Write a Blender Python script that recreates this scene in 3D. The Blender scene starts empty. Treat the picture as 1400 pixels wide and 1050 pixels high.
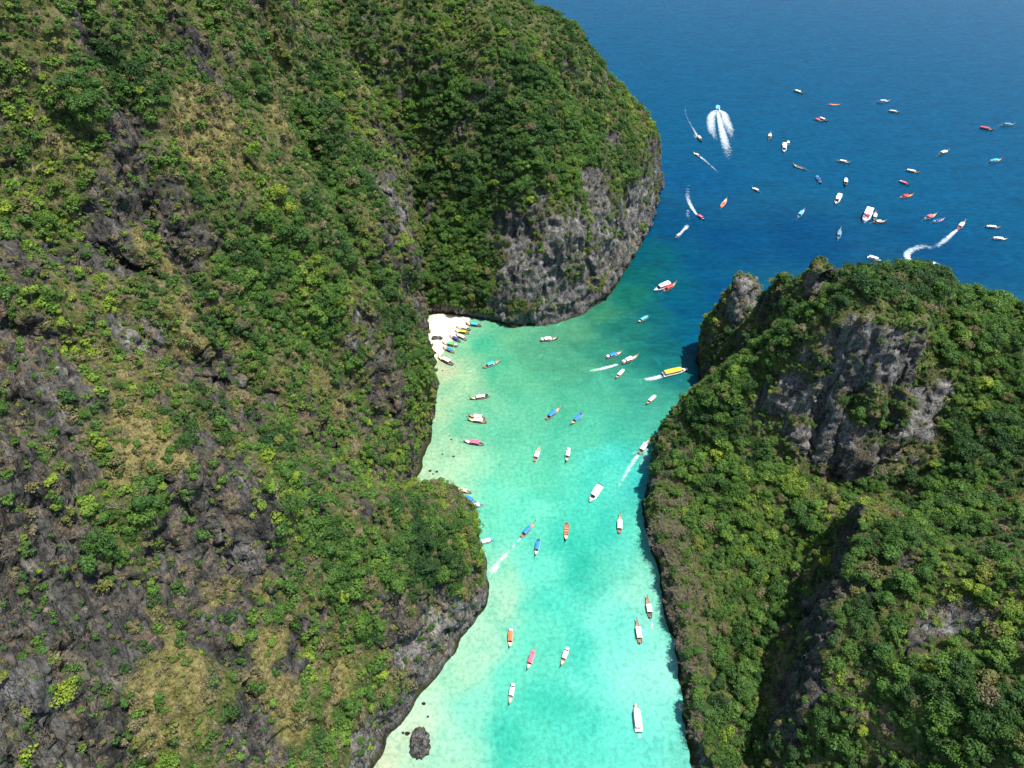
import bpy, bmesh, math, random
import numpy as np
from mathutils import Vector, Matrix
from mathutils.bvhtree import BVHTree

R = math.radians
scene = bpy.context.scene
COL = scene.collection

# ---------------------------------------------------------------- camera
CAM_H, PITCH, FPX = 300.0, R(44.5), 972.0
cam_d = bpy.data.cameras.new('camera')
cam = bpy.data.objects.new('camera', cam_d)
COL.objects.link(cam)
cam.location = (0, 0, CAM_H)
cam.rotation_euler = (R(90) - PITCH, 0, 0)
cam_d.sensor_width = 36.0
cam_d.lens = 36.0 * FPX / 1400.0
cam_d.clip_start = 1.0
cam_d.clip_end = 60000.0
scene.camera = cam

# ---------------------------------------------------------------- sky, sun, exposure
SUN_EL, SUN_AZ = R(73), R(93)        # azimuth clockwise from +Y (north)
world = bpy.data.worlds.new('World')
scene.world = world
world.use_nodes = True
wn = world.node_tree
sky = wn.nodes.new('ShaderNodeTexSky')
sky.sky_type = 'NISHITA'
sky.sun_disc = False
sky.sun_elevation = SUN_EL
sky.sun_rotation = SUN_AZ
sky.air_density = 1.0
sky.dust_density = 1.0
sky.ozone_density = 1.0
wn.nodes['Background'].inputs['Strength'].default_value = 0.13
wn.links.new(sky.outputs[0], wn.nodes['Background'].inputs['Color'])
sun_d = bpy.data.lights.new('sun', 'SUN')
sun_d.energy = 4.8
sun_d.angle = R(0.5)
sun_d.color = (1.0, 0.955, 0.87)
sun = bpy.data.objects.new('sun', sun_d)
COL.objects.link(sun)
sdir = Vector((math.sin(SUN_AZ) * math.cos(SUN_EL), math.cos(SUN_AZ) * math.cos(SUN_EL), math.sin(SUN_EL)))
sun.rotation_euler = (-sdir).to_track_quat('-Z', 'Y').to_euler()
sun.location = (300, 0, 600)
scene.view_settings.view_transform = 'Standard'
scene.view_settings.look = 'None'
scene.view_settings.exposure = 0.62
scene.view_settings.gamma = 1.0
scene.view_settings.use_curve_mapping = False
scene.render.engine = 'CYCLES'

# ---------------------------------------------------------------- survey helpers (metres; X east, Y north, Z up)
CT, ST = math.cos(PITCH), math.sin(PITCH)

def ray(u, v):
    a, b = (u - 700) / FPX, -(v - 525) / FPX
    return np.array([a, CT + b * ST, -ST + b * CT])

def at(u, v, z=0.0):
    d = ray(u, v)
    t = (z - CAM_H) / d[2]
    return (d[0] * t, d[1] * t)

def project(P):
    x, y, z = P[:, 0], P[:, 1], P[:, 2] - CAM_H
    dep = y * CT - z * ST
    up = y * ST + z * CT
    dep = np.maximum(dep, 1e-3)
    return 700 + FPX * x / dep, 525 - FPX * up / dep, dep

def srgb(r, g, b):
    def f(c):
        c /= 255.0
        return c / 12.92 if c <= 0.04045 else ((c + 0.055) / 1.055) ** 2.4
    return (f(r), f(g), f(b))

# ---------------------------------------------------------------- numpy noise
def _hash(ix, iy, iz, seed):
    n = (ix * 374761393 + iy * 668265263 + iz * 2147483647 + seed * 1274126177) & 0xffffffff
    n = ((n ^ (n >> 13)) * 1274126177) & 0xffffffff
    n = n ^ (n >> 16)
    return (n & 0xffff).astype(np.float32) / 65535.0

def vnoise(x, y, z, seed=0):
    fx, fy, fz = np.floor(x), np.floor(y), np.floor(z)
    ix, iy, iz = fx.astype(np.int64), fy.astype(np.int64), fz.astype(np.int64)
    tx, ty, tz = (x - fx), (y - fy), (z - fz)
    tx = tx * tx * (3 - 2 * tx); ty = ty * ty * (3 - 2 * ty); tz = tz * tz * (3 - 2 * tz)
    out = 0
    for dx in (0, 1):
        wx = tx if dx else 1 - tx
        for dy in (0, 1):
            wy = ty if dy else 1 - ty
            for dz in (0, 1):
                wz = tz if dz else 1 - tz
                out = out + wx * wy * wz * _hash(ix + dx, iy + dy, iz + dz, seed)
    return out * 2 - 1

def fbm(x, y, z, octaves=4, seed=0, gain=0.5):
    a, s, tot = 1.0, 0.0, 0.0
    for o in range(octaves):
        s = s + a * vnoise(x, y, z, seed + o * 17)
        tot += a
        a *= gain
        x, y, z = x * 2.03 + 11.3, y * 2.03 + 5.7, z * 2.03 + 3.1
    return s / tot

def ridged(x, y, z, octaves=4, seed=0):
    a, s, tot = 1.0, 0.0, 0.0
    for o in range(octaves):
        s = s + a * (1 - 2 * np.abs(vnoise(x, y, z, seed + o * 31)))
        tot += a
        a *= 0.55
        x, y, z = x * 2.1 + 7.1, y * 2.1 + 1.9, z * 2.1 + 4.3
    return s / tot

def cells(x, y, z, seed=0):
    """random value of the nearest jittered cell (blocky fracture pattern) and distance gap to the second nearest"""
    fx, fy, fz = np.floor(x).astype(np.int64), np.floor(y).astype(np.int64), np.floor(z).astype(np.int64)
    b1 = np.full(x.shape, 9.0); b2 = np.full(x.shape, 9.0); val = np.zeros(x.shape)
    for dx in (-1, 0, 1):
        for dy in (-1, 0, 1):
            for dz in (-1, 0, 1):
                cx, cy, cz = fx + dx, fy + dy, fz + dz
                px, py, pz = cx + _hash(cx, cy, cz, seed), cy + _hash(cx, cy, cz, seed + 1), cz + _hash(cx, cy, cz, seed + 2)
                d = np.sqrt((px - x) ** 2 + (py - y) ** 2 + (pz - z) ** 2)
                m = d < b1
                b2 = np.where(m, b1, np.minimum(b2, d))
                val = np.where(m, _hash(cx, cy, cz, seed + 3), val)
                b1 = np.where(m, d, b1)
    return val * 2 - 1, b2 - b1

def sstep(a, b, x):
    t = np.clip((x - a) / (b - a), 0, 1)
    return t * t * (3 - 2 * t)

def sdf(poly, X, Y):
    """signed distance, positive inside"""
    best = np.full(X.shape, 1e9)
    inside = np.zeros(X.shape, bool)
    n = len(poly)
    for i in range(n):
        ax, ay = poly[i]; bx, by = poly[(i + 1) % n]
        ex, ey = bx - ax, by - ay
        wx, wy = X - ax, Y - ay
        t = np.clip((wx * ex + wy * ey) / (ex * ex + ey * ey + 1e-9), 0, 1)
        best = np.minimum(best, (wx - ex * t) ** 2 + (wy - ey * t) ** 2)
        c = ((ay <= Y) & (by > Y)) | ((by <= Y) & (ay > Y))
        if by != ay:
            xi = ax + (Y - ay) / (by - ay) * ex
            inside ^= c & (X < xi)
    d = np.sqrt(best)
    return np.where(inside, d, -d)

def seg_dist(pts, X, Y):
    best = np.full(X.shape, 1e9)
    for (ax, ay), (bx, by) in zip(pts[:-1], pts[1:]):
        ex, ey = bx - ax, by - ay
        t = np.clip(((X - ax) * ex + (Y - ay) * ey) / (ex * ex + ey * ey + 1e-9), 0, 1)
        best = np.minimum(best, np.hypot(X - ax - ex * t, Y - ay - ey * t))
    return best

def pxl(pts):
    return [at(u, v) for u, v in pts]

# ---------------------------------------------------------------- object helpers
def tag(o, label=None, cat=None, group=None, kind=None):
    if label: o['label'] = label
    if cat: o['category'] = cat
    if group: o['group'] = group
    if kind: o['kind'] = kind
    return o

def link(o, parent=None):
    COL.objects.link(o)
    if parent: o.parent = parent
    return o

def mesh_from(name, verts, faces, mat=None, smooth=False):
    me = bpy.data.meshes.new(name)
    if isinstance(verts, np.ndarray) and isinstance(faces, np.ndarray):
        nv, nf, k = len(verts), len(faces), faces.shape[1]
        me.vertices.add(nv); me.vertices.foreach_set('co', verts.astype(np.float32).ravel())
        me.loops.add(nf * k); me.loops.foreach_set('vertex_index', faces.astype(np.int32).ravel())
        me.polygons.add(nf); me.polygons.foreach_set('loop_start', np.arange(0, nf * k, k, dtype=np.int32))
        me.update(calc_edges=True)
    else:
        me.from_pydata([tuple(v) for v in verts], [], [tuple(f) for f in faces])
    if mat: me.materials.append(mat)
    if smooth:
        me.polygons.foreach_set('use_smooth', np.ones(len(me.polygons), bool))
    return me

def set_attr(me, name, arr, kind='FLOAT'):
    a = me.attributes.new(name, kind, 'POINT')
    a.data.foreach_set('color' if kind == 'FLOAT_COLOR' else 'vector' if kind == 'FLOAT_VECTOR' else 'value',
                       np.ascontiguousarray(arr, dtype=np.int32 if kind == 'INT' else np.float32).ravel())

class NT:
    """tiny node-tree helper"""
    def __init__(self, name):
        self.m = bpy.data.materials.new(name); self.m.use_nodes = True
        self.t = self.m.node_tree; self.t.nodes.clear()
        self.out = self.t.nodes.new('ShaderNodeOutputMaterial')
    def n(self, typ, **kw):
        nd = self.t.nodes.new(typ)
        for k, v in kw.items():
            if k.startswith('i_'):
                key = k[2:]
                nd.inputs[int(key) if key.isdigit() else key].default_value = v
            else: setattr(nd, k, v)
        return nd
    def l(self, a, b): self.t.links.new(a, b)
    def attr(self, name, typ='GEOMETRY'):
        return self.n('ShaderNodeAttribute', attribute_name=name, attribute_type=typ)
    def noise(self, vec, scale, detail=3, rough=0.55, dist=0.0):
        nd = self.n('ShaderNodeTexNoise'); nd.inputs['Scale'].default_value = scale
        nd.inputs['Detail'].default_value = detail; nd.inputs['Roughness'].default_value = rough
        nd.inputs['Distortion'].default_value = dist
        if vec is not None: self.l(vec, nd.inputs['Vector'])
        return nd.outputs['Fac']
    def ramp(self, fac, stops):
        nd = self.n('ShaderNodeValToRGB'); cr = nd.color_ramp
        while len(cr.elements) < len(stops): cr.elements.new(0.5)
        for e, (p, c) in zip(cr.elements, stops):
            e.position = p; e.color = (*c, 1) if len(c) == 3 else c
        self.l(fac, nd.inputs[0]); return nd.outputs[0]
    def math(self, op, a, b=None, clamp=False):
        nd = self.n('ShaderNodeMath', operation=op, use_clamp=clamp)
        for i, x in enumerate((a, b)):
            if x is None: continue
            if isinstance(x, (int, float)): nd.inputs[i].default_value = x
            else: self.l(x, nd.inputs[i])
        return nd.outputs[0]
    def mix(self, fac, a, b, blend='MIX'):
        nd = self.n('ShaderNodeMix', data_type='RGBA', blend_type=blend)
        for i, x in ((0, fac), (6, a), (7, b)):
            if isinstance(x, (int, float)): nd.inputs[i].default_value = x
            elif isinstance(x, tuple): nd.inputs[i].default_value = (*x, 1) if len(x) == 3 else x
            else: self.l(x, nd.inputs[i])
        return nd.outputs[2]
    def remap(self, x, a, b, c=0.0, d=1.0):
        nd = self.n('ShaderNodeMapRange'); nd.inputs[1].default_value = a; nd.inputs[2].default_value = b
        nd.inputs[3].default_value = c; nd.inputs[4].default_value = d
        self.l(x, nd.inputs[0]); return nd.outputs[0]
    def stretch(self, vec, s):
        nd = self.n('ShaderNodeMapping'); nd.inputs['Scale'].default_value = s
        self.l(vec, nd.inputs['Vector']); return nd.outputs[0]
    def bump(self, h, strength, dist):
        nd = self.n('ShaderNodeBump'); nd.inputs['Strength'].default_value = strength
        nd.inputs['Distance'].default_value = dist
        self.l(h, nd.inputs['Height']); return nd.outputs[0]

# ================================================================ TERRAIN
# coastlines surveyed at sea level
MASSIF = [(-90, -40), (-72, 20), (-62, 60)] + pxl([(510, 1050), (532, 1012), (556, 975), (578, 945), (603, 910), (640, 866), (660, 832), (669, 796),
          (663, 762), (645, 724), (626, 702)]) + [(-31, 211), (-39, 214), (-48, 208), (-55, 213)] + pxl([(573, 650), (588, 604), (595, 560), (593, 515), (588, 470), (584, 440)]) + \
         [(-52, 385), (-55, 410), (-60, 450), (-68, 500), (-82, 570), (-110, 680), (-460, 680), (-460, -40)]
HEAD = [(-160, 395), (-75, 388), (-56, 372)] + pxl([(612, 431), (640, 434), (668, 439), (700, 447), (745, 446), (776, 439), (805, 427), (830, 407), (848, 384),
        (861, 357), (877, 332), (888, 310), (896, 285)]) + [(122, 530), (116, 565), (96, 610), (50, 660), (-20, 700), (-250, 700), (-250, 420)]
ISLE = [(95, -40), (80, 20), (72, 60)] + pxl([(945, 1050), (938, 1000), (930, 950), (922, 890), (908, 830), (897, 775), (884, 735), (880, 690), (885, 650), (895, 612), (908, 580)]) + \
       [(101, 280), (111, 293), (112, 300), (113, 312), (115, 330), (124, 342), (145, 344), (175, 328), (215, 318), (260, 312), (300, 306), (350, 300), (390, 220), (400, 100), (380, -40)]

def massif_h(X, Y):
    wob = fbm(X / 26, Y / 26, 0 * X, 3, 5) * 5
    d = sdf(MASSIF, X, Y)
    d = d + fbm(X / 8, Y / 8, 0 * X, 3, 601) * 2.2 * (np.abs(d) < 30)
    dd = np.maximum(d + wob * sstep(2, 14, d), 0)
    far = sstep(230, 350, Y)
    # profile: sea cliff, then face
    near_p = np.minimum(2.3 * dd, 16 + 1.12 * np.maximum(dd - 7, 0))
    far_p = np.minimum(3.8 * dd, 92 + 1.5 * np.maximum(dd - 24, 0))
    h = near_p * (1 - far) + far_p * far
    # knoll on the promontory
    k = np.hypot((X + 35) / 31, (Y - 180) / 40)
    h = np.where(d > 0, np.maximum(h, np.minimum(3.4 * dd, 39 * (1 - k ** 2.2))), h)
    h = 250 * (1 - np.exp(-h / 250 - 0.45 * (h / 250) ** 2)) if False else np.where(h > 170, 170 + (h - 170) * 0.8, h)
    # gullies and buttresses that run down the face
    along = Y + 0.25 * X
    g = ridged(along / 62, X / 260, 0 * X, 3, 9)
    h = h + g * 15 * sstep(8, 60, d) * (1 - 0.3 * far)
    h = h + fbm(X / 34, Y / 34, 0 * X, 4, 21) * 12 * sstep(6, 40, d)
    for pts, dep, w in GULLIES:
        q = seg_dist(pts, X, Y)
        h = h - dep * np.exp(-(q / w) ** 2) * sstep(6, 30, d)
    return np.where(d > 0, np.maximum(h, 0.3), np.maximum(d * 0.8, -12)), d

def head_h(X, Y):
    d = sdf(HEAD, X, Y)
    d = d + fbm(X / 8, Y / 8, 0 * X, 3, 611) * 2.2 * (np.abs(d) < 30)
    wob = fbm(X / 24, Y / 24, 0 * X, 3, 55) * 6
    dd = np.maximum(d + wob * sstep(2, 12, d), 0)
    dd = dd * (1 - 0.40 * np.exp(-((X + 66) / 26) ** 2) * (1 - sstep(430, 500, Y)))
    cl = 20 + 34 * sstep(-20, 40, X)              # height of the bare sea cliff
    sl = 3.6
    h = np.minimum(sl * dd, cl + 1.18 * np.maximum(dd - cl / sl, 0))
    h = np.where(h > 125, 125 + (h - 125) * 0.62, h)
    h = h + fbm(X / 32, Y / 32, 0 * X, 4, 77) * 10 * sstep(6, 34, d) + ridged(X / 38, Y / 90, 0 * X, 3, 81) * 6 * sstep(8, 40, d)
    return np.where(d > 0, np.maximum(h, 0.3), np.maximum(d * 0.8, -12)), d

ISLE_CP = [  # X, Y, height
    (115, 290, 40), (105, 285, 36), (137, 270, 70), (330, 240, 70), (360, 180, 70),
    (228, 261, 80), (216, 223, 65), (204, 193, 60), (255, 255, 84), (250, 200, 80), (290, 220, 82),
    (160, 204, 30), (172, 203, 34), (145, 208, 30), (190, 207, 46), (130, 214, 32), (118, 222, 34),
    (178, 186, 46), (196, 170, 64), (180, 147, 84), (195, 140, 95), (160, 180, 42), (165, 160, 60),
    (146, 178, 46), (136, 162, 49), (125, 145, 47), (115, 128, 43), (107, 111, 36), (101, 95, 26),
    (126, 178, 25), (116, 160, 22), (106, 145, 19), (97, 128, 16), (91, 112, 14), (90, 95, 13), (88, 75, 14),
    (98, 165, 18), (92, 205, 20), (108, 200, 24), (125, 198, 27), (106, 246, 48), (95, 240, 30), (97, 265, 25), (106, 268, 40),
    (126, 92, 66), (139, 66, 86), (145, 112, 78), (151, 93, 92), (134, 134, 62), (170, 115, 98), (190, 90, 110), (210, 130, 105), (115, 75, 44), (110, 40, 44),
    (72, 60, 14), (76, 95, 14), (75, 120, 13), (74, 150, 14), (73, 180, 15), (74, 212, 18), (84, 250, 22),
    (160, 30, 95), (230, 30, 110), (300, 60, 100), (280, 150, 100), (330, 110, 80), (200, -30, 90), (120, -30, 55),
]
SPUR = [(148, 184), (146, 176), (136, 161), (126, 145), (116, 128), (107, 111), (101, 95), (97, 84)]
SPUR_SIDE = SPUR + [(97, 40), (400, 40), (400, 184)]
OUTCROP = [(116, 232), (124, 223), (138, 214), (150, 211), (162, 209), (176, 209), (188, 213), (194, 222), (203, 240), (220, 262), (262, 268), (330, 262), (330, 300), (140, 300), (118, 282), (112, 250)]

def tps_fit(cp):
    P = np.array([c[:2] for c in cp], float); H = np.array([c[2] for c in cp], float)
    def K(a, b):
        r2 = ((a[:, None, :] - b[None]) ** 2).sum(-1)
        return 0.5 * r2 * np.log(r2 + 1e-6)
    n = len(P)
    A = np.zeros((n + 3, n + 3)); A[:n, :n] = K(P, P) + np.eye(n) * 8.0
    A[:n, n] = 1; A[:n, n + 1:] = P; A[n, :n] = 1; A[n + 1:, :n] = P.T
    w = np.linalg.solve(A, np.concatenate([H, np.zeros(3)]))
    def ev(X, Y):
        Q = np.stack([X.ravel(), Y.ravel()], 1)
        out = np.empty(len(Q))
        for i in range(0, len(Q), 20000):
            q = Q[i:i + 20000]
            out[i:i + 20000] = K(q, P) @ w[:n] + w[n] + q @ w[n + 1:]
        return out.reshape(X.shape)
    return ev
isle_tps = tps_fit(ISLE_CP)

def isle_h(X, Y):
    d = sdf(ISLE, X, Y)
    d = d + fbm(X / 8, Y / 8, 0 * X, 3, 621) * 2.2 * (np.abs(d) < 30)
    wob = fbm(X / 15, Y / 15, 0 * X, 3, 155) * 3
    dd = np.maximum(d + wob * sstep(2, 8, d), 0)
    g = isle_tps(X, Y)
    sp = seg_dist(SPUR, X, Y)
    side = np.where(sdf(SPUR_SIDE, X, Y) > 0, 1.0, -1.0) * sp
    fade = sstep(84, 100, Y) * (1 - sstep(176, 190, Y))
    g = g + (15 * np.tanh((side + 1.5) / 2.2) * np.exp(-np.abs(side) / 15)) * fade
    oc = sdf(OUTCROP, X, Y) + fbm(X / 9, Y / 9, 0 * X, 2, 163) * 2.0
    for cx_, cw_, cd_ in ((129, 2.6, 9), (141, 3.4, 12), (152, 2.4, 8), (171, 2.8, 8), (182, 2.2, 7)):       # clefts
        oc = oc - cd_ * np.exp(-((X - cx_ - 0.15 * (Y - 215)) / cw_) ** 2) * (1 - sstep(222, 240, Y))
    top = 66 + 38 * sstep(112, 150, X) + 10 * sstep(205, 260, X)
    blk = np.minimum(28 + 3.4 * np.maximum(oc, 0), top - 12 + 0.55 * np.minimum(oc, 36))
    g = np.where(oc > 0, np.maximum(g, blk), g)
    cl = 3.4 * dd
    cl = np.minimum(cl, 17 + 2.1 * np.maximum(dd - 5, 0))
    h = np.maximum(np.minimum(g, cl), 1.5)
    # lone pillar beside the channel
    for (px_, py_, r_, hh) in PILLARS:
        k = np.hypot(X - px_, Y - py_) / r_
        h = np.where(d > 0, np.maximum(h, hh - 46 * np.maximum(k - 0.25, 0) ** 1.3), h)
    h = h + fbm(X / 22, Y / 22, 0 * X, 4, 121) * 6 * sstep(3, 22, d)
    return np.where(d > 0, np.maximum(h, 0.3), np.maximum(d * 0.8, -12)), d

GULLIES = [([(-66, 285), (-85, 310), (-113, 361), (-130, 400)], 27, 12), ([(-118, 222), (-148, 260), (-160, 285), (-185, 312)], 16, 8),
           ([(-75, 120), (-110, 140), (-150, 150)], 9, 11)]
PILLARS = [(132, 325, 13.0, 63), (125, 322, 10, 50), (146, 279, 12, 107), (140, 292, 11, 86)]

def land(hf, x0, x1, y0, y1, step, voxel, name):
    nx, ny = int((x1 - x0) / step) + 1, int((y1 - y0) / step) + 1
    xs, ys = np.linspace(x0, x1, nx), np.linspace(y0, y1, ny)
    X, Y = np.meshgrid(xs, ys)
    H, _ = hf(X, Y)
    top = np.stack([X, Y, H], -1).reshape(-1, 3)
    bot = top.copy(); bot[:, 2] = -16
    idx = np.arange(nx * ny).reshape(ny, nx)
    def quads(I): return np.stack([I[:-1, :-1], I[:-1, 1:], I[1:, 1:], I[1:, :-1]], -1).reshape(-1, 4)
    qt = quads(idx); qb = quads(idx + nx * ny)[:, ::-1]
    def skirt(line):
        a, b = line[:-1], line[1:]
        return np.stack([b, a, a + nx * ny, b + nx * ny], -1)
    sk = np.concatenate([skirt(idx[0]), skirt(idx[-1][::-1]), skirt(idx[:, 0][::-1]), skirt(idx[:, -1])])
    sk = sk[:, ::-1] if False else sk
    me = mesh_from(name, np.concatenate([top, bot]), np.concatenate([qt, qb, sk]))
    o = bpy.data.objects.new(name, me); COL.objects.link(o)
    m = o.modifiers.new('remesh', 'REMESH'); m.mode = 'VOXEL'; m.voxel_size = voxel; m.adaptivity = 0
    dg = bpy.context.evaluated_depsgraph_get()
    ev = o.evaluated_get(dg)
    me2 = bpy.data.meshes.new_from_object(ev)
    o.modifiers.clear()
    n = len(me2.vertices)
    co = np.empty(n * 3, np.float32); me2.vertices.foreach_get('co', co); co = co.reshape(-1, 3)
    nq = len(me2.polygons)
    ls = np.empty(nq, np.int32); me2.polygons.foreach_get('loop_total', ls)
    assert (ls == 4).all()
    fi = np.empty(nq * 4, np.int32); me2.loops.foreach_get('vertex_index', fi); fi = fi.reshape(-1, 4)
    # drop what lies under the sea bed and at the cut sides
    keepv = (co[:, 2] > -5) & (co[:, 0] > x0 + 2.5) & (co[:, 0] < x1 - 2.5) & (co[:, 1] > y0 + 2.5) & (co[:, 1] < y1 - 2.5)
    kf = keepv[fi].all(1)
    fi = fi[kf]
    used = np.zeros(n, bool); used[fi.ravel()] = True
    remap = np.cumsum(used) - 1
    co = co[used]; fi = remap[fi]
    bpy.data.objects.remove(o); bpy.data.meshes.remove(me); bpy.data.meshes.remove(me2)
    return co.astype(np.float64), fi

def vnormals(co, fi):
    a = co[fi[:, 2]] - co[fi[:, 0]]; b = co[fi[:, 3]] - co[fi[:, 1]]
    fn = np.cross(a, b)
    vn = np.zeros_like(co)
    for k in range(4):
        for c in range(3):
            vn[:, c] += np.bincount(fi[:, k], fn[:, c], len(co))
    return vn / (np.linalg.norm(vn, axis=1, keepdims=True) + 1e-9)

def crag(co, fi, seed):
    """3-D karst relief: buttresses, vertical flutes, ledges"""
    n = vnormals(co, fi)
    x, y, z = co.T
    steep = 1 - np.abs(n[:, 2])
    sea = sstep(-1, 5, z)
    big = fbm(x / 17, y / 17, z / 21, 3, seed) * 4.6 + fbm(x / 41, y / 41, z / 50, 2, seed + 13) * 4.0
    flute = ridged(x / 6.5, y / 6.5, z / 24, 3, seed + 3)
    ledge = ridged(x / 9, y / 9, z / 5.0, 2, seed + 9)
    fine = fbm(x / 2.6, y / 2.6, z / 4.2, 2, seed + 5)
    amt = big * (0.45 + 0.55 * steep) + flute * (0.35 + 1.9 * sstep(0.1, 0.5, steep)) + ledge * 1.2 * sstep(0.1, 0.5, steep) + fine * (0.3 if seed == 300 else 0.55)
    if seed == 300:
        # tilted beds: long ribs and troughs that slant down the hillside
        D = np.array([65., -95., -105.]); D /= np.linalg.norm(D)
        U = np.cross([0.75, 0.0, 0.66], D); U /= np.linalg.norm(U)
        wob = fbm(x / 30, y / 30, z / 30, 3, 331) * 9
        u_, v_ = co @ U + wob, co @ D
        amt = amt + (ridged(u_ / 44, v_ / 190, 0 * x, 2, 341) * 8.0 + ridged(u_ / 19, v_ / 110, 0 * x, 3, 347) * 5.0) * sstep(6, 30, z)
    co = co + n * (amt * (0.15 + 0.85 * sea))[:, None]
    # undercut notch at the waterline
    notch = np.exp(-((co[:, 2] - 1.0) / 2.2) ** 2) * sstep(0.25, 0.6, steep)
    co[:, :2] -= n[:, :2] * (notch * 2.2)[:, None]
    return co

LANDS = {}
for nm, hf, box, vox, seed in (('massif', massif_h, (-330, 0, 10, 640), 1.35, 300), ('headland', head_h, (-130, 150, 340, 690), 1.5, 400), ('island', isle_h, (60, 330, 10, 365), 1.2, 500)):
    co, fi = land(hf, *box, 2.0, vox, nm)
    co = crag(co, fi, seed)
    LANDS[nm] = [co, fi]

# ---- what grows where: patches surveyed on the slopes (pixel -> first hit on the ground)
def make_bvh():
    vs, fs, off = [], [], 0
    for co, fi in LANDS.values():
        vs.append(co); fs.append(fi + off); off += len(co)
    V = np.concatenate(vs); F = np.concatenate(fs)
    return BVHTree.FromPolygons(V.tolist(), F.tolist(), epsilon=0.0)
BVH = make_bvh()
CAMV = Vector((0, 0, CAM_H))

def hit(u, v):
    d = Vector(ray(u, v)).normalized()
    loc, nor, idx, dist = BVH.ray_cast(CAMV, d)
    return loc

# ---- patches of ground cover: (u, v, radius) surveyed from the air, turned into spheres on the ground
ROCK = [(190,220,40),(215,300,42),(170,180,28),(205,255,40),(245,340,26),(90,365,50),(140,350,36),(45,350,40),(60,520,46),(30,470,36),(90,560,30),(190,455,30),(200,470,22),(160,445,20),
 (300,520,40),(280,600,36),(300,680,60),(345,740,50),(320,765,46),(380,690,30),(60,700,36),(30,760,46),(100,760,46),(60,830,56),(30,900,60),(40,960,66),(120,920,44),(150,985,50),(195,880,28),(60,1030,56),
 (250,760,36),(330,1020,38),(300,860,36),(270,830,36),(160,830,40),(20,620,30),(445,600,22),(460,650,24),(500,700,24),(425,560,20),(470,680,22),(480,470,14),(490,430,16),(482,400,10),(540,240,16),(520,265,14),(545,300,14),(535,200,12),
 (590,850,34),(615,845,34),(560,880,34),(580,900,30),(500,1020,34),(520,990,20),(400,900,34),(430,850,24),(650,835,28),(640,860,22),(540,830,20),(120,640,18),(345,570,26),(560,330,10),(575,430,10),(548,610,9),(545,570,9),(370,545,16),(420,640,16),(385,770,24),
 (700,340,40),(735,360,44),(770,330,44),(800,380,44),(830,330,40),(862,300,34),(820,260,24),(840,360,30),(630,200,18),(640,180,12),(740,290,26),(800,245,18),(892,290,20),(690,112,14),(670,110,12),(760,410,46),(700,410,34),(720,430,30),(690,300,22),(820,400,30),(600,330,8),(845,235,18),
 (1180,450,26),(1200,490,28),(1250,480,34),(1280,540,24),(1272,590,22),(1100,560,30),(1130,590,26),(1075,530,22),(1150,640,16),(1160,470,24),(1022,405,28),(1005,430,14),(1120,390,16),(1215,460,20),(1260,630,16),(1090,600,18),(1120,365,10),(1170,600,16),
 (1145,740,12),(1135,790,14),(1120,830,14),(1100,900,20),(1070,940,20),(1110,930,26),(1280,850,30),(1312,838,26),(1345,850,20),(1240,765,14),(1372,740,16),(1392,770,16),(1060,990,14),(1250,880,22),(1130,870,18),(1370,700,10),(1330,880,14)]
DRY = [(240,960,44),(235,1005,26),(228,920,26),(215,940,26),(180,590,28),(212,612,30),(245,625,20),(130,490,14),(125,520,12),(300,160,34),(280,130,26),(270,225,22),(312,205,26),(200,330,20),(245,420,24),(225,360,16),(390,510,12),(75,270,14),
 (330,545,18),(300,810,24),(430,825,16),(370,885,20),(380,950,22),(165,655,16),(355,805,20),(210,565,22),(80,200,16),(250,170,20),(450,960,26),(400,990,20),(350,930,20),(470,920,20),(320,480,16),(260,470,20),(330,250,14),(430,520,14),(465,560,14),
 (1215,700,20),(1200,1000,20),(1232,1012,16),(1210,970,14),(1205,690,16),(1250,670,14),(1290,620,10),(1080,980,14),(1395,680,14)]
WOOD = [(420,180,56),(460,260,50),(400,330,60),(380,420,56),(430,430,46),(460,380,40),(335,380,30),(120,135,36),(160,112,30),(200,120,26),(440,120,40),(350,120,24),(130,720,30),(212,690,26),(145,760,22),(420,690,38),(400,735,30),(450,740,34),(380,610,26),(400,650,26),
 (520,610,36),(560,560,30),(570,640,30),(560,500,30),(540,450,26),(520,400,26),(570,380,20),(640,720,30),(600,760,40),(560,740,34),(520,770,34),(470,790,30),(500,860,20),(440,960,20),(460,1000,26),(250,600,16),(60,300,30),(120,560,16),(520,150,26),(500,210,22),(260,240,16),(60,420,14),
 (580,150,30),(620,130,30),(680,170,40),(740,150,46),(790,170,40),(700,230,40),(760,220,40),(650,280,36),(620,330,36),(650,370,40),(600,390,26),(620,230,26),(580,250,24),(850,240,24),(720,110,40),
 (1090,440,40),(1050,480,40),(1000,520,40),(960,560,34),(1000,600,40),(1050,620,36),(980,660,40),(930,640,26),(1040,680,44),(1000,740,44),(1080,720,36),(1040,790,40),(1020,850,40),(1000,920,40),(1000,1000,40),(960,720,26),
 (1200,390,44),(1280,400,44),(1350,420,50),(1330,480,44),(1370,540,46),(1330,590,40),(1300,640,36),(1370,620,40),(1250,660,20),(1140,400,26),(1300,700,40),(1350,780,36),(1250,800,26),(1320,940,50),(1380,880,36),(1390,980,40),(1260,980,36),(1290,1020,44),(1150,1000,34),(1210,880,26),(1180,760,26),(1210,740,26),(1170,560,20),(1220,560,20),(1100,510,16)]
BARE = [(940,870,26),(950,910,26),(960,960,26),(930,830,20),(905,760,22),(920,790,20),(960,1000,20),(915,700,18),(1000,1010,16),(620,690,16),(600,700,16),(925,680,18),(905,720,20),(935,810,24),(945,890,24),(975,980,24),(960,930,26),(910,650,16),(925,770,22),(430,770,16),(130,690,14),(170,690,14),(560,860,14),(940,620,14),(960,640,16),(1100,670,12),(300,930,14),(930,730,20),(1180,620,14)]
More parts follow.
